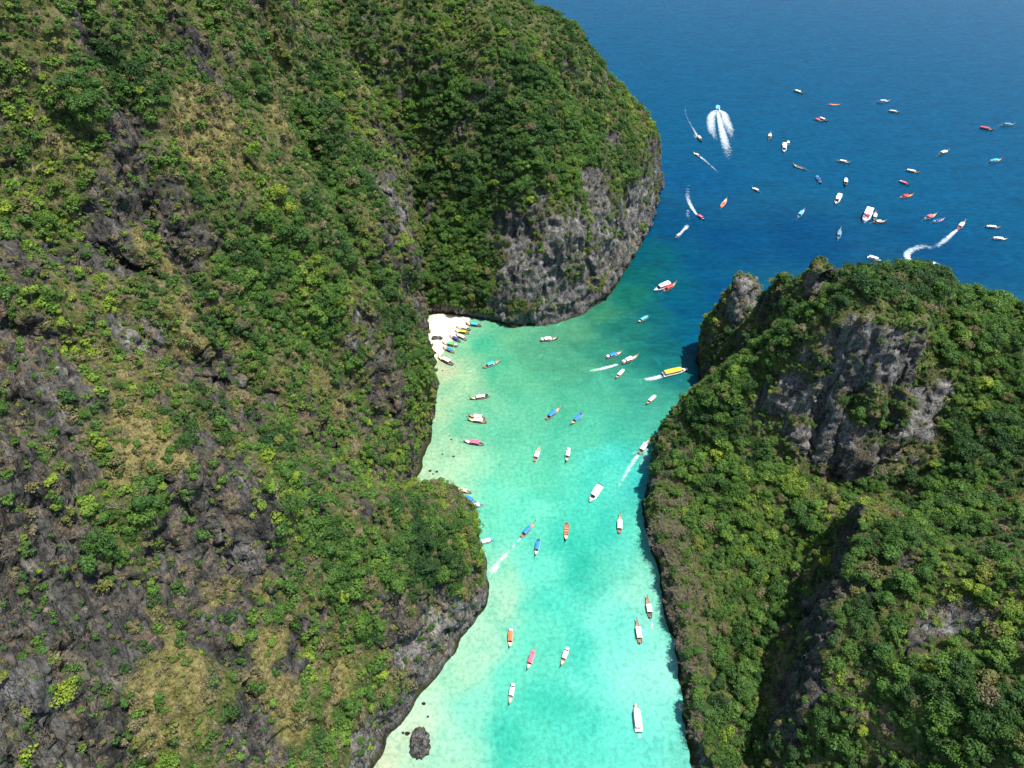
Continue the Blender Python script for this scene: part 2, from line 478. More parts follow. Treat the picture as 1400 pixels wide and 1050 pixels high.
LUSH = [(385,275,16),(400,288,12),(95,950,16),(140,600,9),(125,635,9),(310,640,8),(725,270,8),(460,1000,14),(370,1035,14),(65,780,7),(100,800,8),(1085,660,16),(1225,920,14),(1280,660,10),(1140,770,10),(545,860,9),(235,1042,14),(600,700,9),(1330,560,16),(1000,530,14)]

def patches(lst):
    P, r = [], []
    for u, v, rad in lst:
        h = hit(u, v)
        if h is None: continue
        d = (h - CAMV).length
        P.append(h); r.append(rad * d / FPX)
    return np.array(P), np.array(r)
PATCH = {k: patches(v) for k, v in dict(rock=ROCK, dry=DRY, wood=WOOD, bare=BARE, lush=LUSH).items()}

def field(name, co):
    P, r = PATCH[name]
    keep = np.ones(len(co))
    out = np.zeros(len(co))
    for p, rr in zip(P, r):
        d2 = ((co - p) ** 2).sum(1) / (rr * rr)
        m = d2 < 6
        out[m] = 1 - (1 - out[m]) * (1 - np.exp(-d2[m] ** 1.5))
    return out

COVER = {}
for nm, (co, fi) in LANDS.items():
    n = vnormals(co, fi)
    x, y, z = co.T
    steep = 1 - n[:, 2]
    nz = fbm(x / 14, y / 14, z / 14, 4, 700)
    nz2 = fbm(x / 5, y / 5, z / 5, 3, 720)
    if nm == 'massif':      # cover follows the slanting beds
        D = np.array([65., -95., -105.]); D /= np.linalg.norm(D)
        U = np.cross([0.75, 0.0, 0.66], D); U /= np.linalg.norm(U)
        u_, v_ = co @ U + 5 * nz, co @ D
        nz = 0.35 * nz + 1.0 * fbm(u_ / 15, v_ / 95, 0 * x, 3, 705)
        nz2 = 0.5 * nz2 + 0.7 * fbm(u_ / 4.5, v_ / 24, 0 * x, 3, 725)
    rk, wd, dr = field('rock', co), field('wood', co), field('dry', co)
    base = {'massif': 0.05, 'headland': -0.14, 'island': -0.24}[nm]
    rock = rk * (0.85 if nm == 'island' else 0.66) - wd * 0.6 - dr * 0.65 + base + {'massif': 0.35, 'headland': 0.55, 'island': 0.85}[nm] * sstep(0.5, 0.9, steep) + 0.95 * nz + 0.75 * nz2 + 0.9 * (1 - sstep(0, 9, z)) * sstep(.3, .6, steep)
    face = np.zeros(len(co))
    if nm == 'island':      # bare wall of the rock tower
        oc = sdf(OUTCROP, x, y)
        face = sstep(-5, 0, oc) * (1 - sstep(14, 24, oc)) * (1 - sstep(236, 252, y)) * sstep(26, 40, z) * (1 - 0.75 * np.exp(-((x - 163) / 13) ** 2 - ((z - 62) / 18) ** 2))
        for px_, py_, r_, hh in PILLARS[:2]:
            face = np.maximum(face, 1.0 - sstep(r_ * 0.5, r_ * 1.05, np.hypot(x - px_, y - py_)))
        sp = seg_dist(SPUR, x, y) * np.where(sdf(SPUR_SIDE, x, y) > 0, 1.0, -1.0)
        wall = np.exp(-((sp + 1.0) / 4.0) ** 2) * sstep(86, 100, y) * (1 - sstep(176, 190, y))
        rock = rock + 0.6 * wall
        rock = rock + (0.36 + 1.0 * nz2) * face
    if nm == 'headland':    # sheer sea cliff
        face = sstep(-25, 20, x) * (1 - sstep(38, 62, z + 14 * nz)) * sstep(0.35, 0.6, steep)
        rock = rock + (0.02 + 0.8 * nz2 + 0.42 * sstep(50, 95, x) + 0.3 * (1 - sstep(10, 22, z))) * face
    if nm == 'massif':      # undercut sea cliff near the promontory
        face = (1 - sstep(8, 20, z + 8 * nz)) * (1 - sstep(190, 210, y)) * sstep(-60, -40, x + 0 * y) * sstep(0.3, 0.5, steep)
        rock = rock + 0.5 * face
        edge = sdf(MASSIF, x, y)
        arete = np.exp(-((edge - 9) / 7.0) ** 2) * sstep(330, 380, y)      # bare rib at the far end
        rock = rock + 0.55 * arete
        face = np.maximum(face, 0.6 * arete)
    rock = sstep(0.16, 0.44, rock)
    dry = dr * 1.0 - wd * 0.5 + {'massif': 0.06, 'headland': -0.25, 'island': -0.15}[nm] + 0.7 * fbm(x / 22, y / 22, z / 22, 4, 750) + 0.5 * nz2
    dry = sstep(0.15, 0.6, dry) * (1 - rock)
    wood = np.clip(-0.6 * face + wd * 0.95 + {'massif': 0.20, 'headland': 0.42, 'island': 0.26}[nm] + 0.9 * nz + 0.5 * nz2 - rk * 0.85 - dr * 0.6, 0, 1) * (1 - 0.85 * rock)
    # broken blocks and slabs where the rock is bare
    kz = 1.0 if nm == 'massif' else 3.2      # sea cliffs break into tall ribs
    c1, g1 = cells(x / 7.5, y / 7.5, z / (11.0 * kz), 31)
    c2, g2 = cells(x / 3.4, y / 3.4, z / (4.6 * kz), 47)
    wgt = rock * sstep(0.5, 4, z)
    co += n * (wgt * (c1 * 1.5 + c2 * (0.4 if nm == 'massif' else 0.75) - 1.5 * np.exp(-(g1 / 0.10) ** 2) - 0.6 * np.exp(-(g2 / 0.13) ** 2)))[:, None]
    n = vnormals(co, fi)
    COVER[nm] = dict(rock=rock, dry=dry, wood=wood, face=face, bare=field('bare', co), lush=field('lush', co), n=n)

# ---- ground material: karst limestone, dry grass, leaf litter
def ground_material(name='karst_ground', slanted=False):
    m = NT(name)
    pos = m.n('ShaderNodeNewGeometry').outputs['Position']
    up = m.n('ShaderNodeSeparateXYZ'); m.l(pos, up.inputs[0])
    rock, dry = m.attr('rock').outputs['Fac'], m.attr('dry').outputs['Fac']
    tall = m.stretch(pos, (1, 1, 0.22))
    if slanted:     # beds dip along the hillside
        D = Vector((65., -95., -105.)).normalized(); U = Vector((0.75, 0.0, 0.66)).cross(D).normalized(); N3 = D.cross(U)
        cmb = m.n('ShaderNodeCombineXYZ')
        for k, (ax, sc) in enumerate(((U, 1.0), (D, 0.22), (N3, 0.8))):
            dt = m.n('ShaderNodeVectorMath', operation='DOT_PRODUCT'); m.l(pos, dt.inputs[0]); dt.inputs[1].default_value = ax * sc
            m.l(dt.outputs['Value'], cmb.inputs[k])
        tall = cmb.outputs[0]
    n1 = m.noise(tall, 0.26, 7, 0.66, 0.0)
    n2 = m.noise(pos, 0.9, 5, 0.65)
    n3 = m.noise(tall, 0.07, 4, 0.6)
    n4 = m.noise(pos, 0.045, 3, 0.5)
    col = m.ramp(n1, [(0.32, (0.020, 0.020, 0.019)), (0.46, (0.052, 0.051, 0.047)), (0.58, (0.095, 0.092, 0.082)), (0.70, (0.22, 0.205, 0.17)), (0.78, (0.36, 0.33, 0.27))])
    pale = m.ramp(n1, [(0.30, (0.040, 0.041, 0.041)), (0.44, (0.135, 0.135, 0.130)), (0.58, (0.25, 0.247, 0.235)), (0.76, (0.42, 0.40, 0.36))])
    # tan lime-stained earth and cream scars
    tan = m.ramp(n2, [(0.3, (0.10, 0.075, 0.05)), (0.6, (0.22, 0.165, 0.11)), (0.8, (0.36, 0.28, 0.20))])
    f_tan = m.math('MULTIPLY', m.remap(m.noise(pos, 0.16, 5, 0.7), 0.49, 0.59), 0.9 if slanted else 0.5)
    f_pale = m.attr('pale').outputs['Fac']
    col = m.mix(f_pale, col, pale)
    col = m.mix(m.math('MULTIPLY', f_tan, m.remap(n3, 0.38, 0.6)), col, tan)
    # cream tufa stains that hang in streaks
    streak = m.remap(m.noise(m.stretch(pos, (1, 1, 0.12)), 0.30, 4, 0.6), 0.60, 0.72)
    col = m.mix(m.math('MULTIPLY', streak, m.math('MULTIPLY', m.remap(n4, 0.5, 0.66), 0.8)), col, (0.40, 0.34, 0.25))
    # black fissures and solution holes
    def fissure(vec, sc, w, lo):
        q = m.math('ABSOLUTE', m.math('SUBTRACT', m.noise(vec, sc, 4, 0.62, 0.15), 0.5))
        return m.remap(q, 0.0, w, lo, 1.0)
    crack = m.math('MULTIPLY', fissure(tall if slanted else m.stretch(pos, (1, 1, 0.5)), 0.10, 0.016, 0.30), fissure(tall if slanted else m.stretch(pos, (1, 1, 0.25)), 0.30, 0.022, 0.55))
    crack = m.math('MULTIPLY', crack, m.remap(m.noise(pos, 0.7, 4, 0.7), 0.36, 0.46, 0.45, 1.0))
    col = m.mix(1.0, col, crack, 'MULTIPLY')
    # dry grass
    gr = m.ramp(m.noise(m.stretch(pos, (1, 1, 0.5)), 1.3, 5, 0.7), [(0.25, (0.10, 0.083, 0.030)), (0.5, (0.21, 0.178, 0.072)), (0.75, (0.37, 0.315, 0.15))])
    gr = m.mix(m.remap(n4, 0.50, 0.70), gr, m.ramp(n2, [(0.3, (0.06, 0.075, 0.015)), (0.7, (0.16, 0.19, 0.04))]))
    # litter and low green under the scrub
    gn = m.ramp(n2, [(0.28, (0.036, 0.046, 0.014)), (0.5, (0.072, 0.086, 0.024)), (0.72, (0.13, 0.14, 0.045))])
    gn = m.mix(m.remap(m.noise(pos, 0.21, 5, 0.72), 0.50, 0.62), gn, m.ramp(n2, [(0.3, (0.10, 0.085, 0.050)), (0.55, (0.19, 0.155, 0.095)), (0.75, (0.32, 0.265, 0.175))]))
    gw = m.ramp(n2, [(0.28, (0.035, 0.060, 0.014)), (0.5, (0.065, 0.10, 0.022)), (0.72, (0.11, 0.15, 0.035))])
    gn = m.mix(m.math('MULTIPLY', m.attr('wood').outputs['Fac'], 0.85), gn, gw)
    soil = m.mix(dry, gn, gr)
    c = m.mix(rock, soil, col)
    c = m.mix(1.0, c, m.remap(up.outputs[2], 0.5, 2.2, 0.32, 1.0), 'MULTIPLY')      # wet tidal band
    bs = m.n('ShaderNodeBsdfPrincipled')
    m.l(c, bs.inputs['Base Color'])
    bs.inputs['Roughness'].default_value = 0.93
    bs.inputs['Specular IOR Level'].default_value = 0.15
    hh = m.math('ADD', m.math('MULTIPLY', n1, 2.0), m.math('MULTIPLY', n2, 0.8))
    hh = m.math('ADD', hh, m.math('MULTIPLY', crack, 0.5))
    m.l(m.bump(hh, 0.85, 1.3), bs.inputs['Normal'])
    m.l(bs.outputs[0], m.out.inputs[0])
    return m.m
GROUND = ground_material()
GROUND_SLANT = ground_material('karst_hillside', True)

PALE_PTS = patches([(760,400,90),(830,350,80),(700,420,60),(880,300,50),(500,1030,46),(610,850,50),(1180,470,60),(1270,570,60),(1100,580,60),(1022,410,40),(20,960,30),(640,850,30),(345,760,20),(1120,390,30),(545,280,40),(190,455,40),(630,200,30),(560,890,30),(1290,850,30),(480,450,30)])
for nm, (co, fi) in LANDS.items():
    me = mesh_from(nm, co, fi, GROUND_SLANT if nm == 'massif' else GROUND, True)
    cv = COVER[nm]
    PATCH['pale'] = PALE_PTS
    set_attr(me, 'rock', cv['rock']); set_attr(me, 'dry', cv['dry']); set_attr(me, 'wood', np.clip(cv['wood'] + 0.6 * cv['bare'], 0, 1))
    set_attr(me, 'pale', np.clip(field('pale', co) * 0.9 + {'massif': 0.0, 'headland': 0.3, 'island': 0.15}[nm] + 0.45 * cv['face'] + 0.3 * (1 - sstep(0, 12, co[:, 2])), 0, 1))
    o = link(bpy.data.objects.new({'massif': 'hill', 'headland': 'headland', 'island': 'island'}[nm], me))
    tag(o, {'massif': 'long steep limestone hillside with dark rock, dry grass and scrub above the lagoon',
            'headland': 'round wooded headland with grey sea cliff behind the small beach',
            'island': 'wooded limestone island with bare rock tower and lone pillar'}[nm], kind='structure')

# ================================================================ VEGETATION
rng = np.random.default_rng(11)

def leaf_material():
    m = NT('foliage')
    t = m.attr('tint', 'INSTANCER').outputs['Fac']
    lv = m.attr('leafv').outputs['Fac']
    t2 = m.math('ADD', t, m.math('MULTIPLY', m.math('SUBTRACT', lv, 0.5), 0.12))
    col = m.ramp(t2, [(0.0, (0.026, 0.066, 0.020)), (0.22, (0.048, 0.112, 0.024)), (0.45, (0.084, 0.172, 0.030)), (0.62, (0.130, 0.225, 0.034)),
                      (0.76, (0.25, 0.32, 0.032)), (0.86, (0.140, 0.145, 0.046)), (1.0, (0.19, 0.155, 0.095))])
    v = m.remap(lv, 0.0, 1.0, 0.74, 1.38)
    col = m.mix(1.0, col, v, 'MULTIPLY')
    d = m.n('ShaderNodeBsdfPrincipled'); m.l(col, d.inputs['Base Color']); d.inputs['Roughness'].default_value = 0.6
    d.inputs['Specular IOR Level'].default_value = 0.25
    tr = m.n('ShaderNodeBsdfTranslucent'); m.l(m.mix(1.0, col, (1.0, 1.15, 0.6), 'MULTIPLY'), tr.inputs['Color'])
    mx = m.n('ShaderNodeMixShader'); mx.inputs[0].default_value = 0.34
    m.l(d.outputs[0], mx.inputs[1]); m.l(tr.outputs[0], mx.inputs[2]); m.l(mx.outputs[0], m.out.inputs[0])
    return m.m
LEAF = leaf_material()

def plain_mat(name, c, rough=0.8, spec=0.3, var=0.0, scale=1.5):
    m = NT(name)
    b = m.n('ShaderNodeBsdfPrincipled'); b.inputs['Roughness'].default_value = rough; b.inputs['Specular IOR Level'].default_value = spec
    if var:
        tc = m.n('ShaderNodeTexCoord').outputs['Object']
        f = m.remap(m.noise(tc, scale, 4, 0.6), 0.3, 0.7, 1 - var, 1 + var)
        m.l(m.mix(1.0, (*c, 1), f, 'MULTIPLY'), b.inputs['Base Color'])
    else: b.inputs['Base Color'].default_value = (*c, 1)
    m.l(b.outputs[0], m.out.inputs[0])
    return m.m
BARK = plain_mat('bark', (0.12, 0.10, 0.08), 0.9, 0.1, 0.35)
TWIG = plain_mat('dry_twigs', (0.25, 0.205, 0.16), 0.9, 0.1, 0.3)

def crown_mesh(name, seed, clumps, leaves, leaf, flat=0.75, spread=0.62, lowest=-0.35):
    """crown of radius ~1, centre at origin: leaf-sized faces on many uneven clumps"""
    g = np.random.default_rng(seed)
    V, F, LV = [], [], []
    for c in range(clumps):
        a = g.uniform(0, 2 * math.pi); rr = spread * math.sqrt(g.uniform(0.0, 1.0)) * g.uniform(0.8, 1.15)
        cz = g.uniform(0.0, 0.5) * (1 - rr) * 1.4 * flat + g.uniform(-0.12, 0.12)
        cc = np.array([rr * math.cos(a), rr * math.sin(a), cz])
        cr = g.uniform(0.24, 0.42) * (1.1 - 0.25 * rr)
        cb = g.uniform(0.3, 0.7)
        k = int(leaves * (cr / 0.33) ** 2)
        d = g.normal(size=(k, 3)); d[:, 2] += 0.25; d /= np.linalg.norm(d, axis=1, keepdims=True)
        d = d[d[:, 2] > lowest]
        for q in d:
            p = cc + q * cr * np.array([1, 1, 0.85]) * g.uniform(0.78, 1.06)
            nrm = q + g.normal(size=3) * 0.36; nrm[2] += 0.3; nrm /= np.linalg.norm(nrm)
            t = np.cross(nrm, g.normal(size=3)); t /= np.linalg.norm(t); b = np.cross(nrm, t)
            s = leaf * g.uniform(0.6, 1.35); w = s * g.uniform(0.5, 0.9)
            i = len(V)
            V += [p + t * s, p + b * w - nrm * 0.12 * s, p - t * s * 0.9, p - b * w]
            F.append((i, i + 1, i + 2, i + 3))
            LV += [min(1, max(0, cb + g.normal() * 0.17))] * 4
    me = mesh_from(name, np.array(V), np.array(F), LEAF)
    set_attr(me, 'leafv', np.array(LV))
    return me

def tube(V, F, p0, p1, r0, r1, k=5):
    p0, p1 = np.array(p0, float), np.array(p1, float)
    ax = p1 - p0; ax /= np.linalg.norm(ax) + 1e-9
    t = np.cross(ax, [0.3, 0.9, 0.1] if abs(ax[1]) < 0.9 else [1, 0, 0]); t /= np.linalg.norm(t); b = np.cross(ax, t)
    i = len(V)
    for p, r in ((p0, r0), (p1, r1)):
        for j in range(k):
            a = 2 * math.pi * j / k
            V.append(p + (t * math.cos(a) + b * math.sin(a)) * r)
    for j in range(k):
        F.append((i + j, i + (j + 1) % k, i + k + (j + 1) % k, i + k + j))

def trunk_mesh(name, seed):
    g = np.random.default_rng(seed); V, F = [], []
    bend = g.normal(size=2) * 0.08
    p1 = (bend[0], bend[1], 0.55)
    tube(V, F, (0, 0, -0.25), p1, 0.075, 0.052); 
    for a in np.linspace(0, 6.28, 5)[:-1] + g.uniform(0, 2):
        q = (bend[0] + 0.42 * math.cos(a), bend[1] + 0.42 * math.sin(a), 0.55 + g.uniform(0.35, 0.6))
        tube(V, F, p1, q, 0.042, 0.016)
    return mesh_from(name, np.array(V), np.array(F), BARK)

def bare_mesh(name, seed):
    """leafless bush: branching twigs, radius ~1"""
    g = np.random.default_rng(seed); V, F = [], []
    def grow(p, d, L, r, lvl):
        q = p + d * L
        tube(V, F, p, q, r, r * 0.6, 3)
        if lvl == 0: return
        for _ in range(3 if lvl > 1 else 4):
            nd = d + g.normal(size=3) * 0.55; nd[2] += 0.05; nd /= np.linalg.norm(nd)
            grow(q, nd, L * g.uniform(0.55, 0.8), r * 0.6, lvl - 1)
    for _ in range(5):
        d = g.normal(size=3) * 0.8; d[2] = abs(d[2]) + 0.6; d /= np.linalg.norm(d)
        grow(np.array([0, 0, -0.15]), d, 0.42, 0.035, 3)
    return mesh_from(name, np.array(V), np.array(F), TWIG)

def tuft_mesh(name, seed):
    g = np.random.default_rng(seed); V, F, LV = [], [], []
    for _ in range(46):
        a = g.uniform(0, 6.28); rr = g.uniform(0, 0.8)
        p = np.array([rr * math.cos(a), rr * math.sin(a), -0.05]); b = np.array([math.cos(a), math.sin(a), 0]) * g.uniform(0.1, 0.55)
        h = g.uniform(0.45, 1.0); w = np.array([-math.sin(a + 1), math.cos(a + 1), 0]) * 0.06
        i = len(V); m_ = p + b * 0.35 + np.array([0, 0, h * 0.6])
        V += [p - w, p + w, m_ + w * 0.8, m_ - w * 0.8, p + b + np.array([0, 0, h * 0.85])]
        F += [(i, i + 1, i + 2), (i, i + 2, i + 3), (i + 3, i + 2, i + 4)]
        LV += [g.uniform(0.2, 1)] * 5
    me = mesh_from(name, np.array(V), np.array(F), STRAW)
    set_attr(me, 'leafv', np.array(LV)); return me

def straw_material():
    m = NT('straw'); lv = m.attr('leafv').outputs['Fac']; t = m.attr('tint', 'INSTANCER').outputs['Fac']
    a = m.ramp(lv, [(0, (0.16, 0.135, 0.045)), (1, (0.36, 0.31, 0.13))]); b = m.ramp(lv, [(0, (0.085, 0.10, 0.02)), (1, (0.20, 0.22, 0.05))])
    bs = m.n('ShaderNodeBsdfPrincipled'); m.l(m.mix(t, a, b), bs.inputs['Base Color']); bs.inputs['Roughness'].default_value = 0.8
    bs.inputs['Specular IOR Level'].default_value = 0.1
    m.l(bs.outputs[0], m.out.inputs[0]); return m.m
STRAW = straw_material()

TREE_M = [crown_mesh('tree_crown_mesh', 40 + i, (14, 22, 10, 18, 12, 26)[i], (62, 44, 80, 50, 70, 40)[i], (0.088, 0.075, 0.10, 0.08, 0.11, 0.07)[i], flat=(0.6, 0.95, 0.8, 0.5, 1.15, 0.75)[i], spread=(0.66, 0.72, 0.55, 0.78, 0.5, 0.8)[i]) for i in range(6)]
SHRUB_M = [crown_mesh('shrub_mesh', 80 + i, 6 + i % 3, 36, 0.125, flat=0.75, spread=0.5, lowest=-0.2) for i in range(5)]
TRUNK_M = [trunk_mesh('trunk_mesh', 5 + i) for i in range(3)]
BARE_M = [bare_mesh('bare_bush_mesh', 120 + i) for i in range(3)]
TUFT_M = [tuft_mesh('tuft_mesh', 140 + i) for i in range(2)]

def scatter(nm, dens):
    """random points on the ground; dens = plants per square metre at each vertex"""
    co, fi = LANDS[nm]
    a, b, c, d = (co[fi[:, k]] for k in range(4))
    area = 0.5 * np.linalg.norm(np.cross(c - a, d - b), axis=1)
    ex = area * dens[fi].mean(1)
    cnt = rng.poisson(ex)
    idx = np.repeat(np.arange(len(fi)), cnt)
    u, v = rng.random(len(idx)), rng.random(len(idx))
    P = (a[idx] * ((1 - u) * (1 - v))[:, None] + b[idx] * (u * (1 - v))[:, None] + c[idx] * (u * v)[:, None] + d[idx] * ((1 - u) * v)[:, None])
    return P, fi[idx, 0]

def thin(P, r):
    """drop points closer than r (grid test, first come first kept)"""
    order = rng.permutation(len(P)); seen = {}; keep = np.zeros(len(P), bool)
    inv = 1.0 / r
    for i in order:
        p = P[i]; k = (int(p[0] * inv), int(p[1] * inv), int(p[2] * inv))
        if k in seen: continue
        seen[k] = 1; keep[i] = True
    return keep

plants = {k: dict(P=[], s=[], t=[], n=[], land=[]) for k in ('tree', 'shrub', 'bare', 'tuft')}
def add(kind, P, s, t, n, nm):
    d = plants[kind]; d['P'].append(P); d['s'].append(s); d['t'].append(t); d['n'].append(n); d['land'] += [nm] * len(P)

for nm, (co, fi) in LANDS.items():
    cv = COVER[nm]; n = cv['n']; x, y, z = co.T
    ok = (z > 2.5) & (n[:, 2] > -0.25)
    cliff = sstep(0.55, 0.9, 1 - n[:, 2]) if nm == 'island' else sstep(0.75, 1.0, 1 - n[:, 2])
    hue_n = fbm(x / 30, y / 30, z / 30, 3, 900); hue_f = fbm(x / 7, y / 7, z / 7, 2, 920)
    base_t = (0.42 if nm == 'headland' else 0.37) + 0.42 * hue_n + 0.26 * hue_f + cv['lush'] * 0.34 - 0.10 * cv['wood']
    if nm == 'massif': base_t = base_t + 0.02
    # trees
    dens = cv['wood'] * (1 - cv['rock'] * 0.8) * (1 - 0.75 * cliff) * (1 - 0.55 * cv['bare']) * 0.14 * ok
    P, vi = scatter(nm, dens); k = thin(P, 1.9); P, vi = P[k], vi[k]
    s = np.clip(rng.gamma(4.5, 0.56, len(P)), 1.1, 4.4) * (0.68 + 0.4 * cv['wood'][vi])
    t = base_t[vi] + rng.normal(0, 0.10, len(P)) + 0.25 * (rng.random(len(P)) < 0.05)
    add('tree', P, s, np.where(rng.random(len(P)) < 0.06, rng.uniform(0.82, 0.96, len(P)), np.clip(t, 0.02, 0.74)), n[vi], nm)
    # scrub
    dens = ((1 - cv['rock']) * 0.24 * (1 - 0.5 * cv['dry']) + cv['rock'] * (1 - 0.8 * cv['face']) * (0.075 if nm == 'massif' else 0.03)) * (1 - 0.55 * cliff) * (1 - 0.15 * cv['wood']) * (1 - 0.6 * cv['bare']) * ok
    P, vi = scatter(nm, dens); k = thin(P, 1.5); P, vi = P[k], vi[k]
    s = (1.22 if nm == 'massif' else 1.0) * rng.gamma(3.2, 0.44, len(P)).clip(0.55, 3.4) * (1.0 - 0.15 * cv['rock'][vi])
    t = base_t[vi] + rng.normal(0, 0.12, len(P))
    oliv = (rng.random(len(P)) < (0.16 + 0.35 * cv['dry'][vi] + 0.15 * cv['rock'][vi]) * (1.15 if nm == 'massif' else 0.6))
    t = np.where(oliv, rng.uniform(0.83, 0.98, len(P)), np.clip(t, 0.04, 0.70))
    add('shrub', P, s, t, n[vi], nm)
    # leafless bushes
    dens = (cv['bare'] * 0.15 + 0.010 * cv['dry'] + 0.007) * ok
    P, vi = scatter(nm, dens)
    add('bare', P, rng.uniform(1.4, 3.0, len(P)) * (1 + 0.4 * cv['bare'][vi]), np.full(len(P), 0.5), n[vi], nm)
    # grass
    dens = cv['dry'] * (1 - cv['rock']) * 0.55 * ok
    P, vi = scatter(nm, dens)
    add('tuft', P, rng.uniform(0.5, 1.1, len(P)), np.clip(0.30 + 0.9 * hue_n[vi] + rng.normal(0, 0.15, len(P)) - 0.3 * field('dry', P), 0, 1), n[vi], nm)

# trees that stand out one by one in the picture
LONE = [(385,262,5.2,.77),(398,285,4.2,.76),(93,948,4.6,.74),(141,604,2.4,.72),(135,742,5.0,.25),(125,770,4.4,.3),(212,664,5.0,.16),(200,690,4.6,.2),(310,600,4.0,.22),(262,592,4.2,.16),(255,606,3.4,.18),
        (100,548,3.6,.14),(395,800,4.6,.3),(435,690,5.5,.2),(400,690,4.6,.28),(1228,922,4.0,.68),(1090,664,5.2,.66),(125,150,5.5,.3),(150,160,5.5,.26),(725,272,3.2,.72),(235,1040,4.4,.62),(470,995,5.0,.56),
        (1290,582,4.4,.5),(415,325,6.0,.22),(395,315,5.4,.24),(470,1010,4.4,.6),(1160,890,3.6,.42),(1140,905,3.2,.45),(1000,545,5.5,.55),(1110,690,4.6,.5),(610,785,4.4,.42),(545,800,4.4,.4)]
lone_P, lone_s, lone_t, lone_l = [], [], [], []
for u, v, s, t in LONE:
    h = hit(u, v + 6)
    if h is None: continue
    lone_P.append(tuple(h)); lone_s.append(s); lone_t.append(t)
    lone_l.append('island' if h.x > 55 else 'headland' if (h.y > 400 or (h.x > -40 and h.y > 350)) else 'massif')
add('tree', np.array(lone_P), np.array(lone_s), np.array(lone_t), np.tile([0, 0, 1.0], (len(lone_P), 1)), 'massif')
plants['tree']['land'][-len(lone_P):] = lone_l

for d in plants.values():
    for k in ('P', 's', 't', 'n'): d[k] = np.concatenate(d[k])
    d['land'] = np.array(d['land'])
    # lift: stand a little out from steep faces
    N = len(d['s'])
    tilt = rng.normal(0, 0.14, (N, 2)) + np.stack([-d['n'][:, 1], d['n'][:, 0]], 1) * 0.22
    d['rot'] = np.stack([tilt[:, 0], tilt[:, 1], rng.uniform(0, 6.28, N)], 1)
    u, v, dep = project(d['P'])
    d['px'] = d['s'] * FPX / dep
    d['in'] = (u > -5) & (u < 1405) & (v > -5) & (v < 1055)
    d['uv'] = np.stack([u, v], 1)

def visible(p, s):
    q = Vector(p) + Vector((0, 0, s * 0.9))
    d = q - CAMV; L = d.length
    loc, *_ = BVH.ray_cast(CAMV, d / L, L - s * 0.4)
    return loc is None

def pick(kind, n, bonus=None):
    d = plants[kind]
    sc = np.where(d['in'], d['px'], 0)
    if bonus is not None: sc = sc + bonus
    out = []
    for i in np.argsort(-sc):
        if sc[i] <= 0 or len(out) >= n: break
        if visible(d['P'][i], d['s'][i]): out.append(i)
    return out

COLOURS = [(0.16, 'dark green'), (0.32, 'deep green'), (0.48, 'mid green'), (0.62, 'fresh green'), (0.82, 'lime green'), (2, 'olive brown')]
def colour_of(t):
    return next(c for lim, c in COLOURS if t < lim)
MARKS = {k: hit(u, v) for k, (u, v) in {
    'beside the large patch of pale dry grass': (240, 960), 'beside the yellow-green grass hollow': (200, 590), 'in the shaded green gully of the hillside': (460, 300),
    'on the blunt promontory that juts into the lagoon': (630, 740), 'on the dark bare rock with cream streaks': (60, 930), 'along the dark rock ravine': (205, 260),
    'beneath the grey tooth-shaped rock': (190, 480), 'above the sandy beach': (560, 420), 'on the dark slabs under the hillside scree': (320, 730), 'above the pale undercut sea cliff': (590, 860),
    'on the tan grass slope high on the hillside': (290, 170), 'at the foot of the bare rock tower': (1170, 680), 'on top of the bare rock tower': (1220, 420), 'on the wooded slope beside the rock tower': (1350, 560),
    'next to the lone pillar above the channel': (1050, 440), 'in the wooded hollow below the dark spur': (1030, 780), 'on the crest of the dark rocky spur': (1150, 760), 'around the black jagged outcrop': (1290, 860),
    'along the shaded shore of the island': (920, 740), 'on the grey sea cliff of the headland': (780, 380), 'on the wooded dome of the headland': (720, 180), 'in the cleft between hillside and headland': (590, 300),
    'on the green flank above the channel': (980, 560), 'on the hillside above the boulder in the shallows': (470, 1000), 'on the scrubby middle of the hillside': (420, 600), 'on the far edge of the hillside': (520, 200)}.items()}
MARKS = {k: np.array(v) for k, v in MARKS.items() if v is not None}
def place_of(p):
    return min(MARKS, key=lambda k: np.sum((MARKS[k] - p) ** 2))

